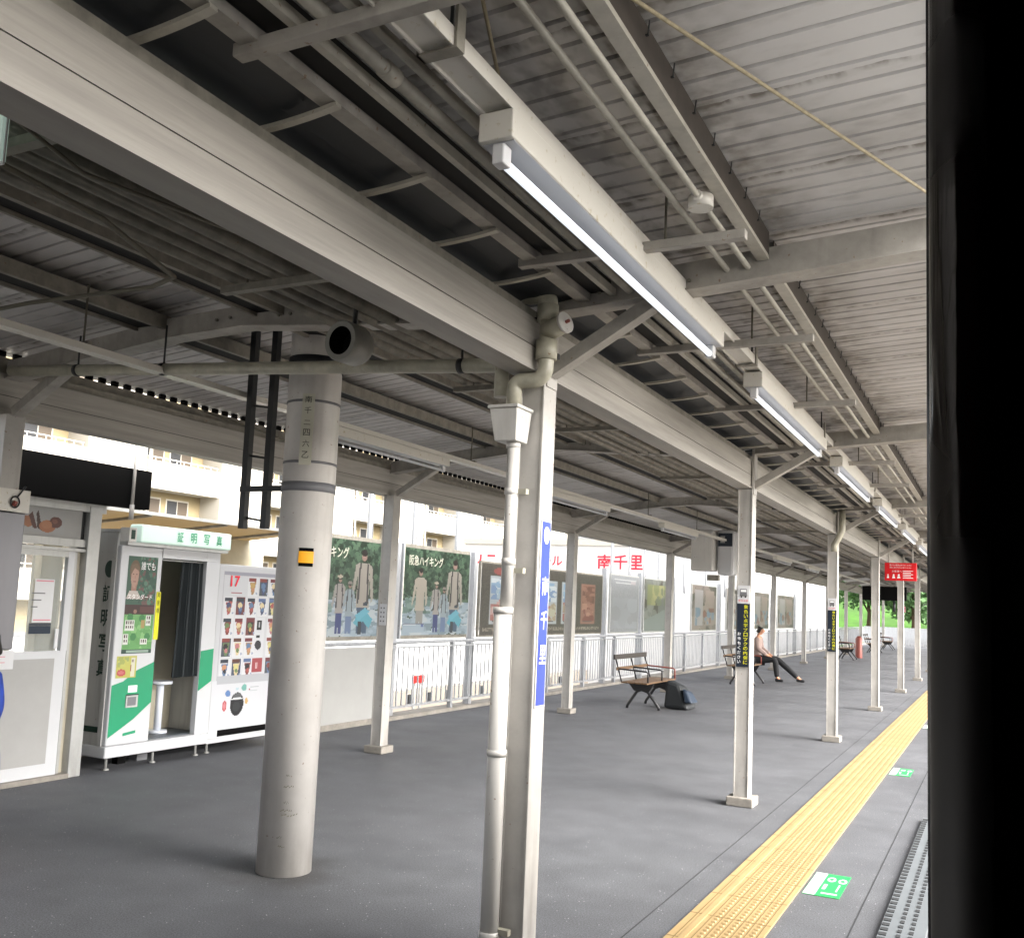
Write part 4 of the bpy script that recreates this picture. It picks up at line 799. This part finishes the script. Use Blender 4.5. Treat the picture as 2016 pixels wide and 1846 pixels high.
# painted poster on booth front
c = Canvas(64, 120, '5cae52')
c.rect(0, 0, 1, .50, '2e5f4a'); c.blobs(.4, 0, 1, .5, ['2b5a48', '39705a', '264f40', '6f4a44', '4a7f66'], 110, .05, .02); c.rect(.15, .27, .33, .44, 'a87660'); c.poly([(0, .44), (.1, .36), (.38, .36), (.5, .44)], 'c8bcb0'); c.ell(.24, .15, .17, .11, '6e5538'); c.ell(.25, .21, .13, .12, 'b88a72'); c.ell(.30, .23, .07, .09, 'a87862'); c.ell(.25, .205, .12, .11, 'b88a72'); c.poly([(.09, .17), (.13, .09), (.30, .07), (.39, .12), (.37, .15), (.22, .125), (.12, .19)], '7a6040'); c.rect(.17, .185, .22, .193, '5a4036'); c.rect(.28, .185, .33, .193, '5a4036'); c.rect(.245, .20, .262, .235, 'a5745e'); c.rect(.21, .262, .29, .270, '8c5248')
c.rect(0, .50, 1, .60, '42221f'); c.rect(.5, .52, 1, .58, '5d2c2a'); c.ell(.35, .57, .06, .02, '9b6a58'); c.blobs(0, .60, 1, .95, ['64b558', '58a84c', '7cc468'], 60, .1, .04)
for (cx, cy) in ((.2, .63), (.6, .64), (.35, .83), (.82, .83)): c.ell(cx, cy, .1, .04, '2f8c40')
c.rect(.58, .66, .70, .74, 'b0913e')
for (a, b, nn, mm) in ((.08, .67, 4, 2), (.76, .62, 2, 2), (.05, .81, 2, 2), (.62, .86, 3, 1)):
    c.rect(a-.03, b-.01, a+.07*nn, b+.05*mm, 'd8dcd4')
    for i in range(nn):
        for j in range(mm): c.rect(a+.07*i, b+.045*j, a+.07*i+.04, b+.045*j+.028, '5a4440')
c.rect(0, .955, 1, 1, '1f4a40'); c.rect(.15, .965, .9, .99, '8fae9c')
c.build('poster', (FX, 6.11, 1.00), (0, 1, 0), (0, 0, 1), .335, .86, pb_, .002)
g = MB(); text(g, '誰でも', (FX+.003, 6.255, 1.74), (0, 1, 0), (0, 0, 1), .16, .075, 'white_text'); text(g, 'スタンダード', (FX+.003, 6.125, 1.475), (0, 1, 0), (0, 0, 1), .28, .05, 'white_text'); g.build('lettering', pb_)
g = MB(); g.box(FX+.004, FX+.006, 6.455, 6.505, 1.12, 1.55, 'yellow_text'); 
for k, ch in enumerate('両替機'): text(g, ch, (FX+.006, 6.465, 1.50-.07*k), (0, 1, 0), (0, 0, 1), .03, .045, 'black_text')
g.build('yellow_label', pb_)
c = Canvas(40, 24, 'c6c41e'); c.blobs(.05, .05, .6, .5, ['a8b43c', 'c8c832', '9db050'], 20, .1, .1); c.ell(.26, .76, .22, .16, 'c8302c'); c.ell(.26, .76, .16, .08, 'd85a60'); c.rect(.72, .1, .92, .95, 'd8d4b4'); c.rect(.76, .15, .86, .3, '9a8a80'); c.rect(.70, .4, .74, .7, 'a04438')
c.build('price_label', (FX, 6.07, .79), (0, 1, 0), (0, 0, 1), .22, .19, pb_, .0035)
g = MB(); g.box(FX+.001, FX+.004, 6.22, 6.32, .66, .72, 'mint'); g.build('small_label', pb_)
g = MB(); g.box(FX+.0015, FX+.012, 6.20, 6.33, .53, .64, 'booth_side'); g.box(FX+.0125, FX+.013, 6.215, 6.31, .545, .62, 'grey_band'); g.box(FX+.0125, FX+.018, 6.20, 6.33, .635, .645, 'green_dark'); g.build('coin_tray', pb_)
# side lettering, dark green on the grey side
g = MB()
for k, ch in enumerate('●証明写真'):
    text(g, ch, (-7.06, y0, 1.66-.215*k), (1, 0, 0), (0, 0, 1), .12, .15, 'green_dark', bold=.02)
g.box(-7.2, -6.95, y0-.003, y0-.001, .32, .37, 'green_dark'); g.build('side_lettering', pb_)
g = MB(); g.box(-6.97, -6.92, y0-.012, y0-.0, .211, 2.0, 'booth_side'); g.build('corner_trim', pb_)
# interior
g = MB(); g.box(-7.53, -7.50, y0+.05, y1-.04, 1.0, 1.8, 'screen_dark'); g.box(-7.35, -7.33, 6.25, 6.85, .82, 1.75, 'screen_dark'); g.build('screen', pb_)
g = MB(); g.box(-7.53, FX-.07, y0+.04, y1-.04, .2115, .222, 'booth_floor'); g.build('floor_plate', pb_)
g = MB(); g.box(-7.37, -7.355, 6.04, 7.2, .223, 2.05, 'beige_wall'); g.build('inner_wall', pb_)
stl = MB(); stl.tube([(-7.15, 6.86, .223), (-7.15, 6.86, .25)], .09, 'stool_white', 24); stl.tube([(-7.15, 6.86, .25), (-7.15, 6.86, .68)], .035, 'stool_white', 16); stl.tube([(-7.15, 6.86, .68), (-7.15, 6.86, .71)], .11, 'stool_white', 24); stl.build('stool', pb_)
# curtain: pleated
g = MB(); n = 26; top = []; bot = []
for k in range(n+1):
    t = k/n; yy = 6.79+.27*t; xx = FX-.045+.02*math.sin(k*1.9); top.append((xx, yy, 1.84)); bot.append((FX-.045+.028*math.sin(k*1.9+.4), 6.755+.33*t, .76))
for k in range(n):
    g.face([bot[k], bot[k+1], top[k+1], top[k]], 'curtain', True); 
g.build('curtain', pb_)
g = MB(); g.tube([(FX-.05, 6.52, 1.845), (FX-.05, 7.05, 1.845)], .008, 'alu', 8); g.build('curtain_rail', pb_)
# feet
g = MB()
for (x, yy) in ((FX-.06, 6.10), (FX-.06, 6.62), (FX-.06, 7.15), (-7.5, 6.1), (-7.5, 7.15)): g.tube([(x, yy, .0), (x, yy, .012), (x, yy, .015), (x, yy, .11)], [.03, .03, .012, .012], 'alu', 10)
g.box(-7.15, -7.08, 6.36, 6.45, .0, .105, 'black'); g.box(-7.2, -7.1, 6.6, 6.72, 0, .1, 'grey_band'); g.build('feet', pb_)
g = MB(); g.box(-6.85, -6.74, 5.98, 6.06, 1.98, 2.10, 'pvc_white'); g.box(-6.739, -6.735, 6.0, 6.04, 2.0, 2.08, 'green_dark'); tag(g.build('wall_lamp'), 'small rounded white box with dark slot at the top corner of the photo booth', 'box')

# ------------------------------------------------------------------ vending machine
vm = empty('vending_machine', (-7.2, 7.85, 0), 'white ice cream vending machine half hidden behind the round mast', 'vending machine')
v0, v1 = 7.245, 8.36
g = MB(); g.box(-7.6, FX-.01, v0, v1, .14, 1.85, 'booth_white'); g.build('body', vm, .01)
g = MB(); g.box(-7.6, FX-.02, v0+.005, v1, .10, .139, 'booth_white'); g.box(FX-.0098, FX-.004, v0+.13, v1-.02, .16, .22, 'black'); g.build('kick_plate', vm)
g = MB()
for yy in (7.32, 8.25):
    for x in (-6.95, -7.5): g.tube([(x, yy, 0), (x, yy, .012), (x, yy, .014), (x, yy, .10)], [.03, .03, .012, .012], 'alu', 10)
g.build('feet', vm)
W, H = 120, 178; c = Canvas(W, H, 'c9ccd2'); c.rect(.05, .03, .98, .05, '9a9bab'); c.rect(.05, .03, .06, .70, 'b0b1ba'); c.rect(0, .705, 1, 1, 'd0d3da')
cols = ['c9a13c', '8c3428', 'd9d06a', '3c4a78', 'b8463a', 'e0c98c', '4f79a8', 'b38a4c', '6a8a4a', '2d2a30', 'd08a50', 'c46a70']
c.rect(.16, .155, .30, .162, 'b03038')
for r_ in range(5):
    for q in range(6):
        if (r_ == 0 and q < 2) or (r_ >= 2 and q == 3): continue
        cx = .075+.15*q; cy = .06+.128*r_; a, b = rng.choice(len(cols), 2, replace=False)
        c.rect(cx-.004, cy-.005, cx+.14, cy+.12, 'd6d9de')
        if (r_*2+q) % 3 == 0: c.rect(cx+.005, cy, cx+.125, cy+.112, ['44506f', '7a3434', '4b5560'][int(rng.integers(0, 3))])
        c.poly([(cx+.022, cy+.03), (cx+.108, cy+.026), (cx+.084, cy+.105), (cx+.052, cy+.108)], cols[a]); c.rect(cx+.01, cy+.002, cx+.108, cy+.024, ['903028', '7a2430', '2f3a48', '4c6aa0', '6a3c28'][int(rng.integers(0, 5))]); c.ell(cx+.06, cy+.05, .03, .018, cols[b]); c.ell(cx+.07, cy+.075, .018, .014, cols[(a+3) % 12]); c.ell(cx+.118, cy+.098, .012, .008, '8fa0c0')
c.rect(.515, .315, .64, .60, 'd2d5db'); c.rect(.53, .33, .60, .395, '1f2226'); c.rect(.555, .345, .575, .375, 'b0b4b8'); c.rect(.53, .425, .58, .445, '2a2d31'); c.ell(.565, .49, .045, .03, '2c2f34'); c.rect(.50, .575, .64, .665, 'b02c38'); c.rect(.55, .60, .555, .64, 'e8d0d0'); c.rect(.57, .60, .575, .64, 'e8d0d0')
c.rect(.06, .675, .98, .725, 'b3b7bf')
c.ell(.335, .855, .088, .072, '222427'); c.ell(.335, .81, .06, .022, '5d6063'); c.ell(.335, .822, .075, .006, 'e0e2e4'); c.ell(.33, .87, .05, .03, '34373a')
c.ell(.21, .785, .035, .02, '4a80c4'); c.ell(.175, .86, .026, .034, 'c8303a'); c.ell(.175, .86, .014, .024, 'd8747a'); c.ell(.42, .755, .034, .022, '62b4a8'); c.ell(.46, .84, .02, .02, 'd8a93c'); c.ell(.33, .76, .02, .01, 'a8cbd8'); c.rect(.50, .755, .62, .76, 'a8b4b8'); c.rect(.50, .775, .60, .78, 'b4c0c4'); c.rect(.48, .765, .50, .775, 'b04860')
c.build('front_panel', (FX-.01, v0+.01, .225), (0, 1, 0), (0, 0, 1), v1-v0-.02, 1.60, vm, .003)
g = MB(); text(g, '17', (FX-.004, v0+.16, 1.63), (0, 1, 0), (0, 0, 1), .13, .11, 'red_text', bold=.02); g.build('lettering', vm)

# awning behind booth and tarps
aw = empty('awning', (-7.8, 7.5, 2.1), 'brown awning with thin ribs behind the photo booth', 'awning')
g = MB(); g.prism([(-7.12, 2.275), (-9.2, 2.06), (-9.2, 2.07), (-7.12, 2.285)], lambda a, b, t: (a, t, b), 5.92, 8.85, 'awning'); g.build('sheet', aw)
g = MB(); g.box(-7.12, -7.09, 5.9, 8.85, 2.262, 2.292, 'alu')
for yy in (6.35, 7.35, 8.3): g.beam((-7.12, yy+.2, 2.26), (-9.2, yy, 2.045), .03, .025, 'old_paint')
g.build('rib', aw)
tp_ = empty('tarpaulin', (-8.3, 8.4, 1.7), 'crumpled cream sheets behind the vending machine', 'tarpaulin')
g = MB(); 
for (a, b, z0, z1, tl) in ((7.35, 7.75, 1.86, 2.28, .1), (7.85, 8.3, 1.86, 2.15, .35), (8.2, 9.0, 1.86, 2.3, -.3)):
    g.hexa([(-8.0, a, z0), (-7.9, b, z0), (-7.93, b, z0), (-8.03, a, z0)], [(-8.1, a+tl, z1), (-7.95, b+.1, z1-.05), (-7.98, b+.1, z1-.05), (-8.13, a+tl, z1)], 'tarp')
g.box(-8.6, -7.8, 7.3, 10.3, 1.2, 1.86, 'tarp'); g.build('sheet', tp_)

# ------------------------------------------------------------------ benches
def bench(y, label):
    e = empty('bench', (-5.05, y, 0), label, 'bench', 'benches on the platform'); L = 1.5; x0 = -5.38
    for j in range(4): 
        g = MB(); g.box(-5.32+.11*j, -5.225+.11*j, y, y+L, .405, .43, 'wood'); g.build('seat_slat', e, .004)
    g = MB(); g.beam((-5.44, y-.02, .80), (-5.44, y+L+.02, .80), .03, .075, 'wood_top'); g.build('backrest', e)
    g = MB(); g.beam((-5.40, y-.0, .62), (-5.40, y+L, .62), .02, .05, 'wood'); g.build('backrest', e)
    g = MB()
    for yy in (y+.05, y+.75, y+L-.05): g.tube([(-5.33, yy, .41), (-5.45, yy, .81)], .012, 'iron', 8)
    g.build('back_frame', e)
    for yy in (y+.05, y+.75, y+L-.05):
        g = MB(); g.tube([(-5.42, yy, .62), (-5.40, yy, .62), (-4.93, yy, .60), (-4.90, yy, .58), (-4.90, yy, .42)], .013, 'iron' if yy < y+1 else 'rail_red', 8); g.build('armrest', e)
    for yy in (y+.30, y+1.2):
        g = MB(); g.tube([(-5.32, yy, .003), (-5.31, yy, .05), (-5.16, yy, .27), (-5.08, yy, .30), (-4.98, yy, .27), (-4.80, yy, .05), (-4.79, yy, .003)], .023, 'iron', 10); g.hexa([(-5.2, yy-.03, .28), (-4.95, yy-.03, .28), (-4.95, yy+.03, .28), (-5.2, yy+.03, .28)], [(-5.3, yy-.03, .40), (-4.88, yy-.03, .40), (-4.88, yy+.03, .40), (-5.3, yy+.03, .40)], 'iron'); g.build('leg', e)
    return e
b0 = bench(14.55, 'nearest wooden bench with iron legs, in front of the white fence')
for y, lb_ in ((21.2, 'wooden bench partly hidden behind the second post beside the yellow strip'), (37.3, 'far wooden bench right of the third post beside the yellow strip'), (46, 'farther wooden bench beside the fourth post'), (52, 'farthest wooden bench on the platform')):
    dup(b0, (0, y-14.55, 0), lb_)
bgx, bgy = -4.62, 15.35
bag = empty('travel_bag', (bgx, bgy, 0), 'dark slumped bag with a blue corner beside the nearest bench', 'bag')
g = MB(); g.hexa([(bgx-.22, bgy-.15, .01), (bgx+.2, bgy-.18, .01), (bgx+.26, bgy+.2, .01), (bgx-.2, bgy+.2, .01)], [(bgx-.2, bgy-.1, .46), (bgx+.02, bgy-.1, .40), (bgx+.12, bgy+.12, .34), (bgx-.14, bgy+.12, .46)], 'bag_dark'); g.build('body', bag, .05)
g = MB(); g.hexa([(bgx+.14, bgy-.2, .12), (bgx+.27, bgy-.2, .12), (bgx+.30, bgy+.1, .12), (bgx+.16, bgy+.1, .12)], [(bgx+.08, bgy-.14, .34), (bgx+.16, bgy-.14, .32), (bgx+.2, bgy+.08, .28), (bgx+.10, bgy+.08, .3)], 'bag_blue'); g.build('pocket', bag, .03)
# small red extinguisher box beyond the fourth post
g = MB(); g.tube([(-4.9, 40, 0), (-4.9, 40, .02), (-4.9, 40, .75), (-4.9, 40, .85)], [.13, .13, .13, .06], 'rail_red', 16); tag(g.build('fire_extinguisher'), 'small red cylinder standing behind the fourth post', 'extinguisher')

# ------------------------------------------------------------------ people
def skin_obj(name, verts, edges, radii, m, parent, root=0, sub=2):
    me = bpy.data.meshes.new(name); me.from_pydata(verts, edges, []); o = bpy.data.objects.new(name, me); C.objects.link(o)
    md = o.modifiers.new('skin', 'SKIN'); md.use_smooth_shade = True; md.branch_smoothing = .6
    for i, r_ in enumerate(radii): d = me.skin_vertices[0].data[i]; d.radius = r_ if isinstance(r_, tuple) else (r_, r_); d.use_root = (i == root)
    s_ = o.modifiers.new('sub', 'SUBSURF'); s_.levels = sub; s_.render_levels = sub
    bpy.context.view_layer.update(); me2 = bpy.data.meshes.new_from_object(o.evaluated_get(bpy.context.evaluated_depsgraph_get())); me2.name = name
    o.modifiers.clear(); o.data = me2; me2.materials.clear(); me2.materials.append(MATS[m])
    for p in me2.polygons: p.use_smooth = True
    if parent is not None: o.parent = parent
    return o
def person(x, y, heading, label, top, trousers, pose='stand', hairm='hair', shoe='cloth_black', H_=1.68, coat=False):
    e = empty('person', (x, y, 0), label, 'person'); e.rotation_euler = (0, 0, heading); k = H_/1.7
    V = []; E = []; Rr = []                      # local frame, +Y is forward
    def add(p, r_, prev=None):
        V.append(tuple(q*k for q in p)); Rr.append(r_*k if not isinstance(r_, tuple) else tuple(q*k for q in r_))
        if prev is not None: E.append((prev, len(V)-1))
        return len(V)-1
    dz = -.40 if pose == 'sit' else 0.; ln = .05 if pose == 'sit' else 0.       # seated: hips lower, back leaning
    pel = add((0, 0, .93+dz), (.14, .11)); wst = add((0, -.2*ln, 1.08+dz), (.125, .095), pel); ch = add((0, .2*ln, 1.28+dz), (.15, .105), wst); sh = add((0, .8*ln, 1.42+dz), (.10, .07), ch); nk = add((0, 1.2*ln, 1.49+dz), .05, sh)
    h1 = add((0, .03+1.5*ln, 1.565+dz), (.062, .072), nk); h2 = add((0, .02+1.6*ln, 1.645+dz), (.070, .085), h1)
    nose = add((0, .115+1.5*ln, 1.585+dz), .012, h1)
    n_head = len(V); arms = []; legs = []
    for sd_ in (-1, 1):
        a = add((.16*sd_, .7*ln, 1.40+dz), .055, sh)
        if pose == 'sit': b = add((.21*sd_, .06, 1.16+dz), .045, a); c_ = add((.15*sd_, .27, 1.02+dz), .034, b); hnd = add((.11*sd_, .34, .99+dz), (.030, .022), c_); fd = Vector((-.3*sd_, .9, -.25))
        else: b = add((.215*sd_, -.03, 1.14), .045, a); c_ = add((.215*sd_, .06, .92), .034, b); hnd = add((.205*sd_, .08, .84), (.022, .032), c_); fd = Vector((-.1*sd_, .15, -1))
        arms += [a, b, c_]; fd.normalize(); hp_ = Vector(V[hnd])/k; sdv = Vector((0, 1, 0)) if pose != 'sit' else Vector((1, 0, 0))
        for q in range(4):
            p1 = hp_+sdv*(.018*(q-1.5))+fd*.045; f1 = add(tuple(p1), .0095, hnd); f2 = add(tuple(p1+fd*(.03-.004*abs(q-1.3))+Vector((-.008*sd_, 0, 0))), .008, f1)
        th = add(tuple(hp_+sdv*.035+fd*.015), .011, hnd); add(tuple(hp_+sdv*.045+fd*.045), .009, th)
    for sd_ in (-1, 1):
        hp2 = add((.09*sd_, .03 if pose == 'sit' else 0, .90+dz), .092, pel)
        if pose == 'sit': ky, ay, az = (.46, .95, .11) if sd_ < 0 else (.45, .50, .10); kn = add((.10*sd_, ky, .53), .066, hp2); an = add((.10*sd_, ay, az), .043, kn)
        else: kn = add((.09*sd_, .02, .49), .062, hp2); an = add((.09*sd_, 0, .10), .043, kn)
        legs += [hp2, kn, an]; add(tuple(Vector(V[an])/k+Vector((0, .09, -.05))), (.026, .018), an)
    skin_obj('body', V, E, Rr, 'skin', e, 0, 2)
    def shell(name, idx, m, grow, scale_end=1):
        mp_ = {a: i for i, a in enumerate(idx)}; ed_ = [(mp_[a], mp_[b]) for a, b in E if a in mp_ and b in mp_]
        rr = [tuple((q+grow*k) for q in (Rr[i] if isinstance(Rr[i], tuple) else (Rr[i], Rr[i]))) for i in idx]
        return skin_obj(name, [V[i] for i in idx], ed_, rr, m, e, 0, 2)
    shell('jacket', [0, 1, 2, 3]+arms, top, .020); 
    if not coat: shell('trousers', [0]+legs, trousers, .015)
    if coat: skin_obj('coat_skirt', [(0, 0, 1.0*k), (0, 0, .7*k), (0, 0, .42*k)], [(0, 1), (1, 2)], [(.17*k, .13*k), (.20*k, .16*k), (.22*k, .18*k)], top, e, 0, 2)
    for a_ in (legs[2], legs[5]):
        p = Vector(V[a_]); up_ = .02 if pose != 'sit' else 0
        skin_obj('shoe', [tuple(p+Vector((0, -.05, -.045))), tuple(p+Vector((0, .06, -.05))), tuple(p+Vector((0, .15, -.06 if p.z > .08 else -.05)))], [(0, 1), (1, 2)], [(.044, .045), (.048, .04), (.042, .03)], shoe, e, 0, 2)
    hy = 1.6*ln
    skin_obj('hair', [(0, (hy-.050)*k, (1.53+dz)*k), (0, (hy-.032)*k, (1.60+dz)*k), (0, (hy-.002)*k, (1.675+dz)*k)], [(0, 1), (1, 2)], [(.055*k, .030*k), (.076*k, .060*k), (.084*k, .094*k)], hairm, e, 1, 2)
    return e
person(-5.14, 23.3, R_(-90), 'person in a greyish pink top and black trousers sitting on the second bench', 'cloth_pink', 'cloth_black', 'sit')
person(-5.33, 3.775, R_(160), 'child in a long blue coat cut off by the left edge of the picture', 'cloth_blue', 'cloth_black', 'stand', H_=1.28, coat=True)

# ------------------------------------------------------------------ surroundings
ap = empty('apartment_building', (-26, 22, -5), 'cream apartment building with white balconies across the street', 'building')
g = MB(); g.box(-50, -38.3, 5, 88, -5, 17, 'bldg_cream'); g.build('wall', ap)
for z in (.8, 3.6, 6.4, 9.2):
    for j in range(9):
        ya = 16.5+8.5*j-8.5; q = MB()
        q.box(-37.15, -37.0, ya, ya+5, z+.15, z+1.35, 'bldg_white'); q.box(-38.3, -37.0, ya, ya+5, z, z+.149, 'bldg_white'); q.build('balcony', ap)
        q = MB(); q.box(-37.1, -37.05, ya+.1, ya+4.9, z+1.52, z+1.56, 'bldg_white')
        for t in range(11): q.box(-37.09, -37.06, ya+.1+.47*t, ya+.14+.47*t, z+1.351, z+1.519, 'bldg_white')
        q.build('balcony_rail', ap)
        if z < 9:
            for (a, b) in ((.8, 2.2), (2.7, 4.1)):
                q = MB(); q.box(-38.33, -38.29, ya+a-.08, ya+b+.08, z+.16, z+2.5, 'bldg_white'); fo = q.build('window', ap)
                q = MB(); q.box(-38.289, -38.28, ya+a, ya+(a+b)/2-.03, z+.2, z+2.42, 'bldg_glass'); q.box(-38.289, -38.28, ya+(a+b)/2+.03, ya+b, z+.2, z+2.42, 'bldg_brown_glass'); q.build('pane', fo)
for j in range(10):
    ya = 13.0+8.5*j-8.5; g = MB(); g.box(-38.3, -36.9, ya, ya+3.4, -5, 17, 'bldg_white'); g.build('stair_tower', ap)
    g = MB(); g.tube([(-36.85, ya+3.55, -5), (-36.85, ya+3.55, 17)], .06, 'bldg_white', 6); g.build('downpipe', ap)
# white hall with red writing
hl = empty('sign_hall', (-15, 45, -5), 'white hall with large red writing on its wall beyond the fence', 'building')
g = MB(); g.box(-21.9, -9.2, 38.6, 60, -5, 4.15, 'hall_white'); g.build('wall', hl)
g = MB(); g.box(-21.95, -9.1, 38.52, 60.1, 4.15, 4.4, 'bldg_white'); g.build('parapet', hl)
g = MB()
def hz(x): return (x, 38.6, 0)
for ch, cx in (('リ', -21.05+.9), ('ニ', -19.4)):
    pass
for ch, cx, w_ in (('リ', -21.2, .42), ('ニ', -20.5, .5), ('ー', -17.78, .46), ('ル', -17.24, .5), ('南', -15.03, .66), ('千', -14.3, .62), ('里', -13.62, .62)):
    hh = .12 if ch == 'ー' else .42 if ch in 'リニル' else .62
    text(g, ch, (cx-w_/2, 38.6, 3.46-hh/2), (1, 0, 0), (0, 0, 1), w_, hh, 'red_text', off=.01, bold=.022)
g.build('lettering', hl)
# street wall with dark posts, cars
wl = empty('street_wall', (-15.5, 30, -5), 'low concrete wall with dark openings below the fence', 'wall')
g = MB(); g.box(-16, -15.6, 5, 70, -5, -1.15, 'wall_brown_grey'); g.build('wall', wl)  # brown-grey of the concrete itself
g = MB(); y = 8
while y < 60: g.box(-15.59, -15.55, y, y+.22, -1.55, -1.25, 'dark_steel'); y += 1.1
g.build('openings', wl)
g = MB(); g.box(-20.0, -19.8, 4, 38.5, -5, .35, 'hall_white'); g.box(-20.05, -19.75, 4, 38.5, .351, .43, 'grey_band'); tag(g.build('boundary_wall'), 'long plain white wall across the street, seen through the pickets', 'wall')
def car(x, y, z, m, label):
    e = empty('parked_car', (x, y, z), label, 'car')
    g = MB(); g.prism([(-2, .35), (-1.95, .8), (-1.1, .95), (-.6, 1.42), (.9, 1.42), (1.35, .95), (2, .85), (2.05, .35)], lambda a, b, t: (x+t, y+a, z+b), -.8, .8, m); g.build('body', e, .06)
    g = MB(); g.prism([(-1.0, .97), (-.58, 1.36), (.86, 1.36), (1.25, .97)], lambda a, b, t: (x+t, y+a, z+b), -.81, .81, 'bldg_glass'); g.build('windows', e)
    for a in (-1.25, 1.25):
        for t in (-.8, .66): g = MB(); g.tube([(x+t, y+a, z+.33), (x+t+.14, y+a, z+.33)], .33, 'tyre', 16); g.build('wheel', e)
# upper street behind the wall
g = MB(); g.box(-40, -16.01, 4, 90, -4.99, -2.2, 'ground'); struct(g, 'street')
g = MB(); g.box(-14.0, -13.96, 22.15, 22.75, -.68, -.48, 'sign_red'); g.box(-14.05, -14.0, 22.3, 22.36, -5, -.45, 'alu'); g.box(-14.05, -14.0, 22.6, 22.66, -5, -.45, 'alu'); tag(g.build('street_sign'), 'small red street sign seen through the pickets below the hiking poster', 'sign')
# hillside and trees
g = MB(); vs = []
for i in range(13):
    for j in range(25):
        xx = -60+4.0*j; yy = 84+5*i; vs.append((xx, yy, -5+7.2*min(1, i/5.0)+1.2*math.sin(j*.7)*min(1, i/5)+(2.5 if xx < -20 else 0)*min(1, i/5)))
g.v = vs
for i in range(12):
    for j in range(24): a = i*25+j; g.f.append((a, a+1, a+26, a+25)); g.m.append(g.mi('grass')); g.sm.append(True)
struct(g, 'hill')
def tree(x, y, z, h, sp, label, lm, n=1500, leaf=.28):
    e = empty('tree', (x, y, z), label, 'tree', 'trees beyond the platform')
    g = MB(); g.tube([(x, y, z), (x+.1, y, z+h*.3), (x, y+.1, z+h*.6)], [h*.035, h*.025, h*.012], 'bark', 10)
    for k in range(7):
        a = k*2.4; g.tube([(x, y, z+h*(.3+.04*k)), (x+math.cos(a)*sp*.35, y+math.sin(a)*sp*.35, z+h*(.5+.05*k)), (x+math.cos(a)*sp*.6, y+math.sin(a)*sp*.6, z+h*(.62+.045*k))], [h*.014, h*.009, h*.003], 'bark', 6)
    g.build('trunk', e)
    cl = [(rng.normal(0, .42)*sp, rng.normal(0, .42)*sp, h*(.62+.2*rng.normal(0, .8)*.7), sp*(.22+.25*rng.random())) for _ in range(16)]
    g = MB()
    for _ in range(n):
        cx, cy, cz, rr = cl[int(rng.integers(0, len(cl)))]; d = rng.normal(size=3); d = d/np.linalg.norm(d)*rr*(.6+.5*rng.random()); p = Vector((x+cx+d[0], y+cy+d[1], z+cz+d[2]*.8))
        a = Vector(rng.normal(size=3)).normalized()*leaf; b = a.cross(Vector(rng.normal(size=3))).normalized()*leaf*.7
        g.face([p-a, p-b, p+a, p+b], lm)
    g.build('crown', e)
for i, (x, y, z, h, sp, lm, lb_) in enumerate(((-27, 98, 1, 12.5, 4.5, 'leaf_light', 'pale green tree top above the left end of the white hall roof'), (-22, 104, 1, 11.5, 4.2, 'leaf_light', 'pale green tree top above the right part of the white hall roof'), (-10.5, 92, 0, 6.2, 3.0, 'leaf', 'dark green tree right of the green hillside'), (-6.5, 88, -1, 7.5, 3.2, 'leaf', 'dark green tree behind the far black display'), (-2.5, 95, -1, 8, 3.6, 'leaf', 'dark green tree at the far end of the platform'), (3.5, 100, -1, 9, 4, 'leaf', 'tree beyond the end of the tracks'))):
    tree(x, y, z, h, sp, lb_, lm)
g = MB(); g.box(-19, -13.5, 118, 124, 1, 5.2, 'bldg_white'); g.prism([(-19.6, 5.2), (-12.9, 5.2), (-16.2, 6.6)], lambda a, b, t: (a, t, b), 117.5, 124.5, 'grey_band'); tag(g.build('far_house'), 'small far white house with grey roof above the green hillside', 'house')
# end wall across the platform, white
g = MB(); g.box(-7.3, -.4, 62.0, 62.1, 0, 1.05, 'fence_white'); tag(g.build('end_barrier'), 'low white barrier across the far end of the platform', 'barrier')

# ------------------------------------------------------------------ the train the picture is taken from
tr = empty('train_car', (1.2, 0, -1.1), 'dark glossy door edge and wall of the train car at the right', 'train')
SX0, SX1 = -.052, -.018
g = MB(); g.box(SX0, SX1, .85, 4.3, -.05, 2.33, 'train_dark'); g.build('door_pocket_wall', tr)
g = MB(); g.tube([(-.026, .80, .0), (-.026, .80, 2.3)], .021, 'train_edge', 32); g.build('door_edge', tr)
g = MB(); g.box(SX0, SX1, -5, 4.3, -1.0, -.051, 'train_maroon'); g.box(SX0, SX1, -5, -.9, -.05, .8, 'train_maroon'); g.box(SX0, SX1, -5, -.9, 1.9, 2.33, 'train_maroon'); g.build('side_wall', tr)
g = MB(); g.box(SX0, 2.6, -5, 4.3, 2.331, 2.37, 'train_black'); g.build('ceiling', tr)
g = MB(); g.box(SX0-.02, 2.62, -5.02, 4.32, 2.371, 2.41, 'train_roof'); g.build('roof', tr)  # unseen roof, set low and pale to bounce sky light under the canopy
g = MB(); g.box(SX1+.001, 2.55, -5, 4.25, -.1, 0, 'train_black'); g.build('floor', tr)
g = MB(); g.box(2.56, 2.6, -5, 4.3, -1, 2.33, 'train_black'); g.box(SX1+.001, 2.55, -5.05, -5.001, -.9, 2.33, 'train_black'); g.build('far_wall', tr)
g = MB(); g.box(SX1-.012, 2.57, 4.25, 4.29, -.04, 2.34, 'train_black'); g.build('bulkhead', tr)
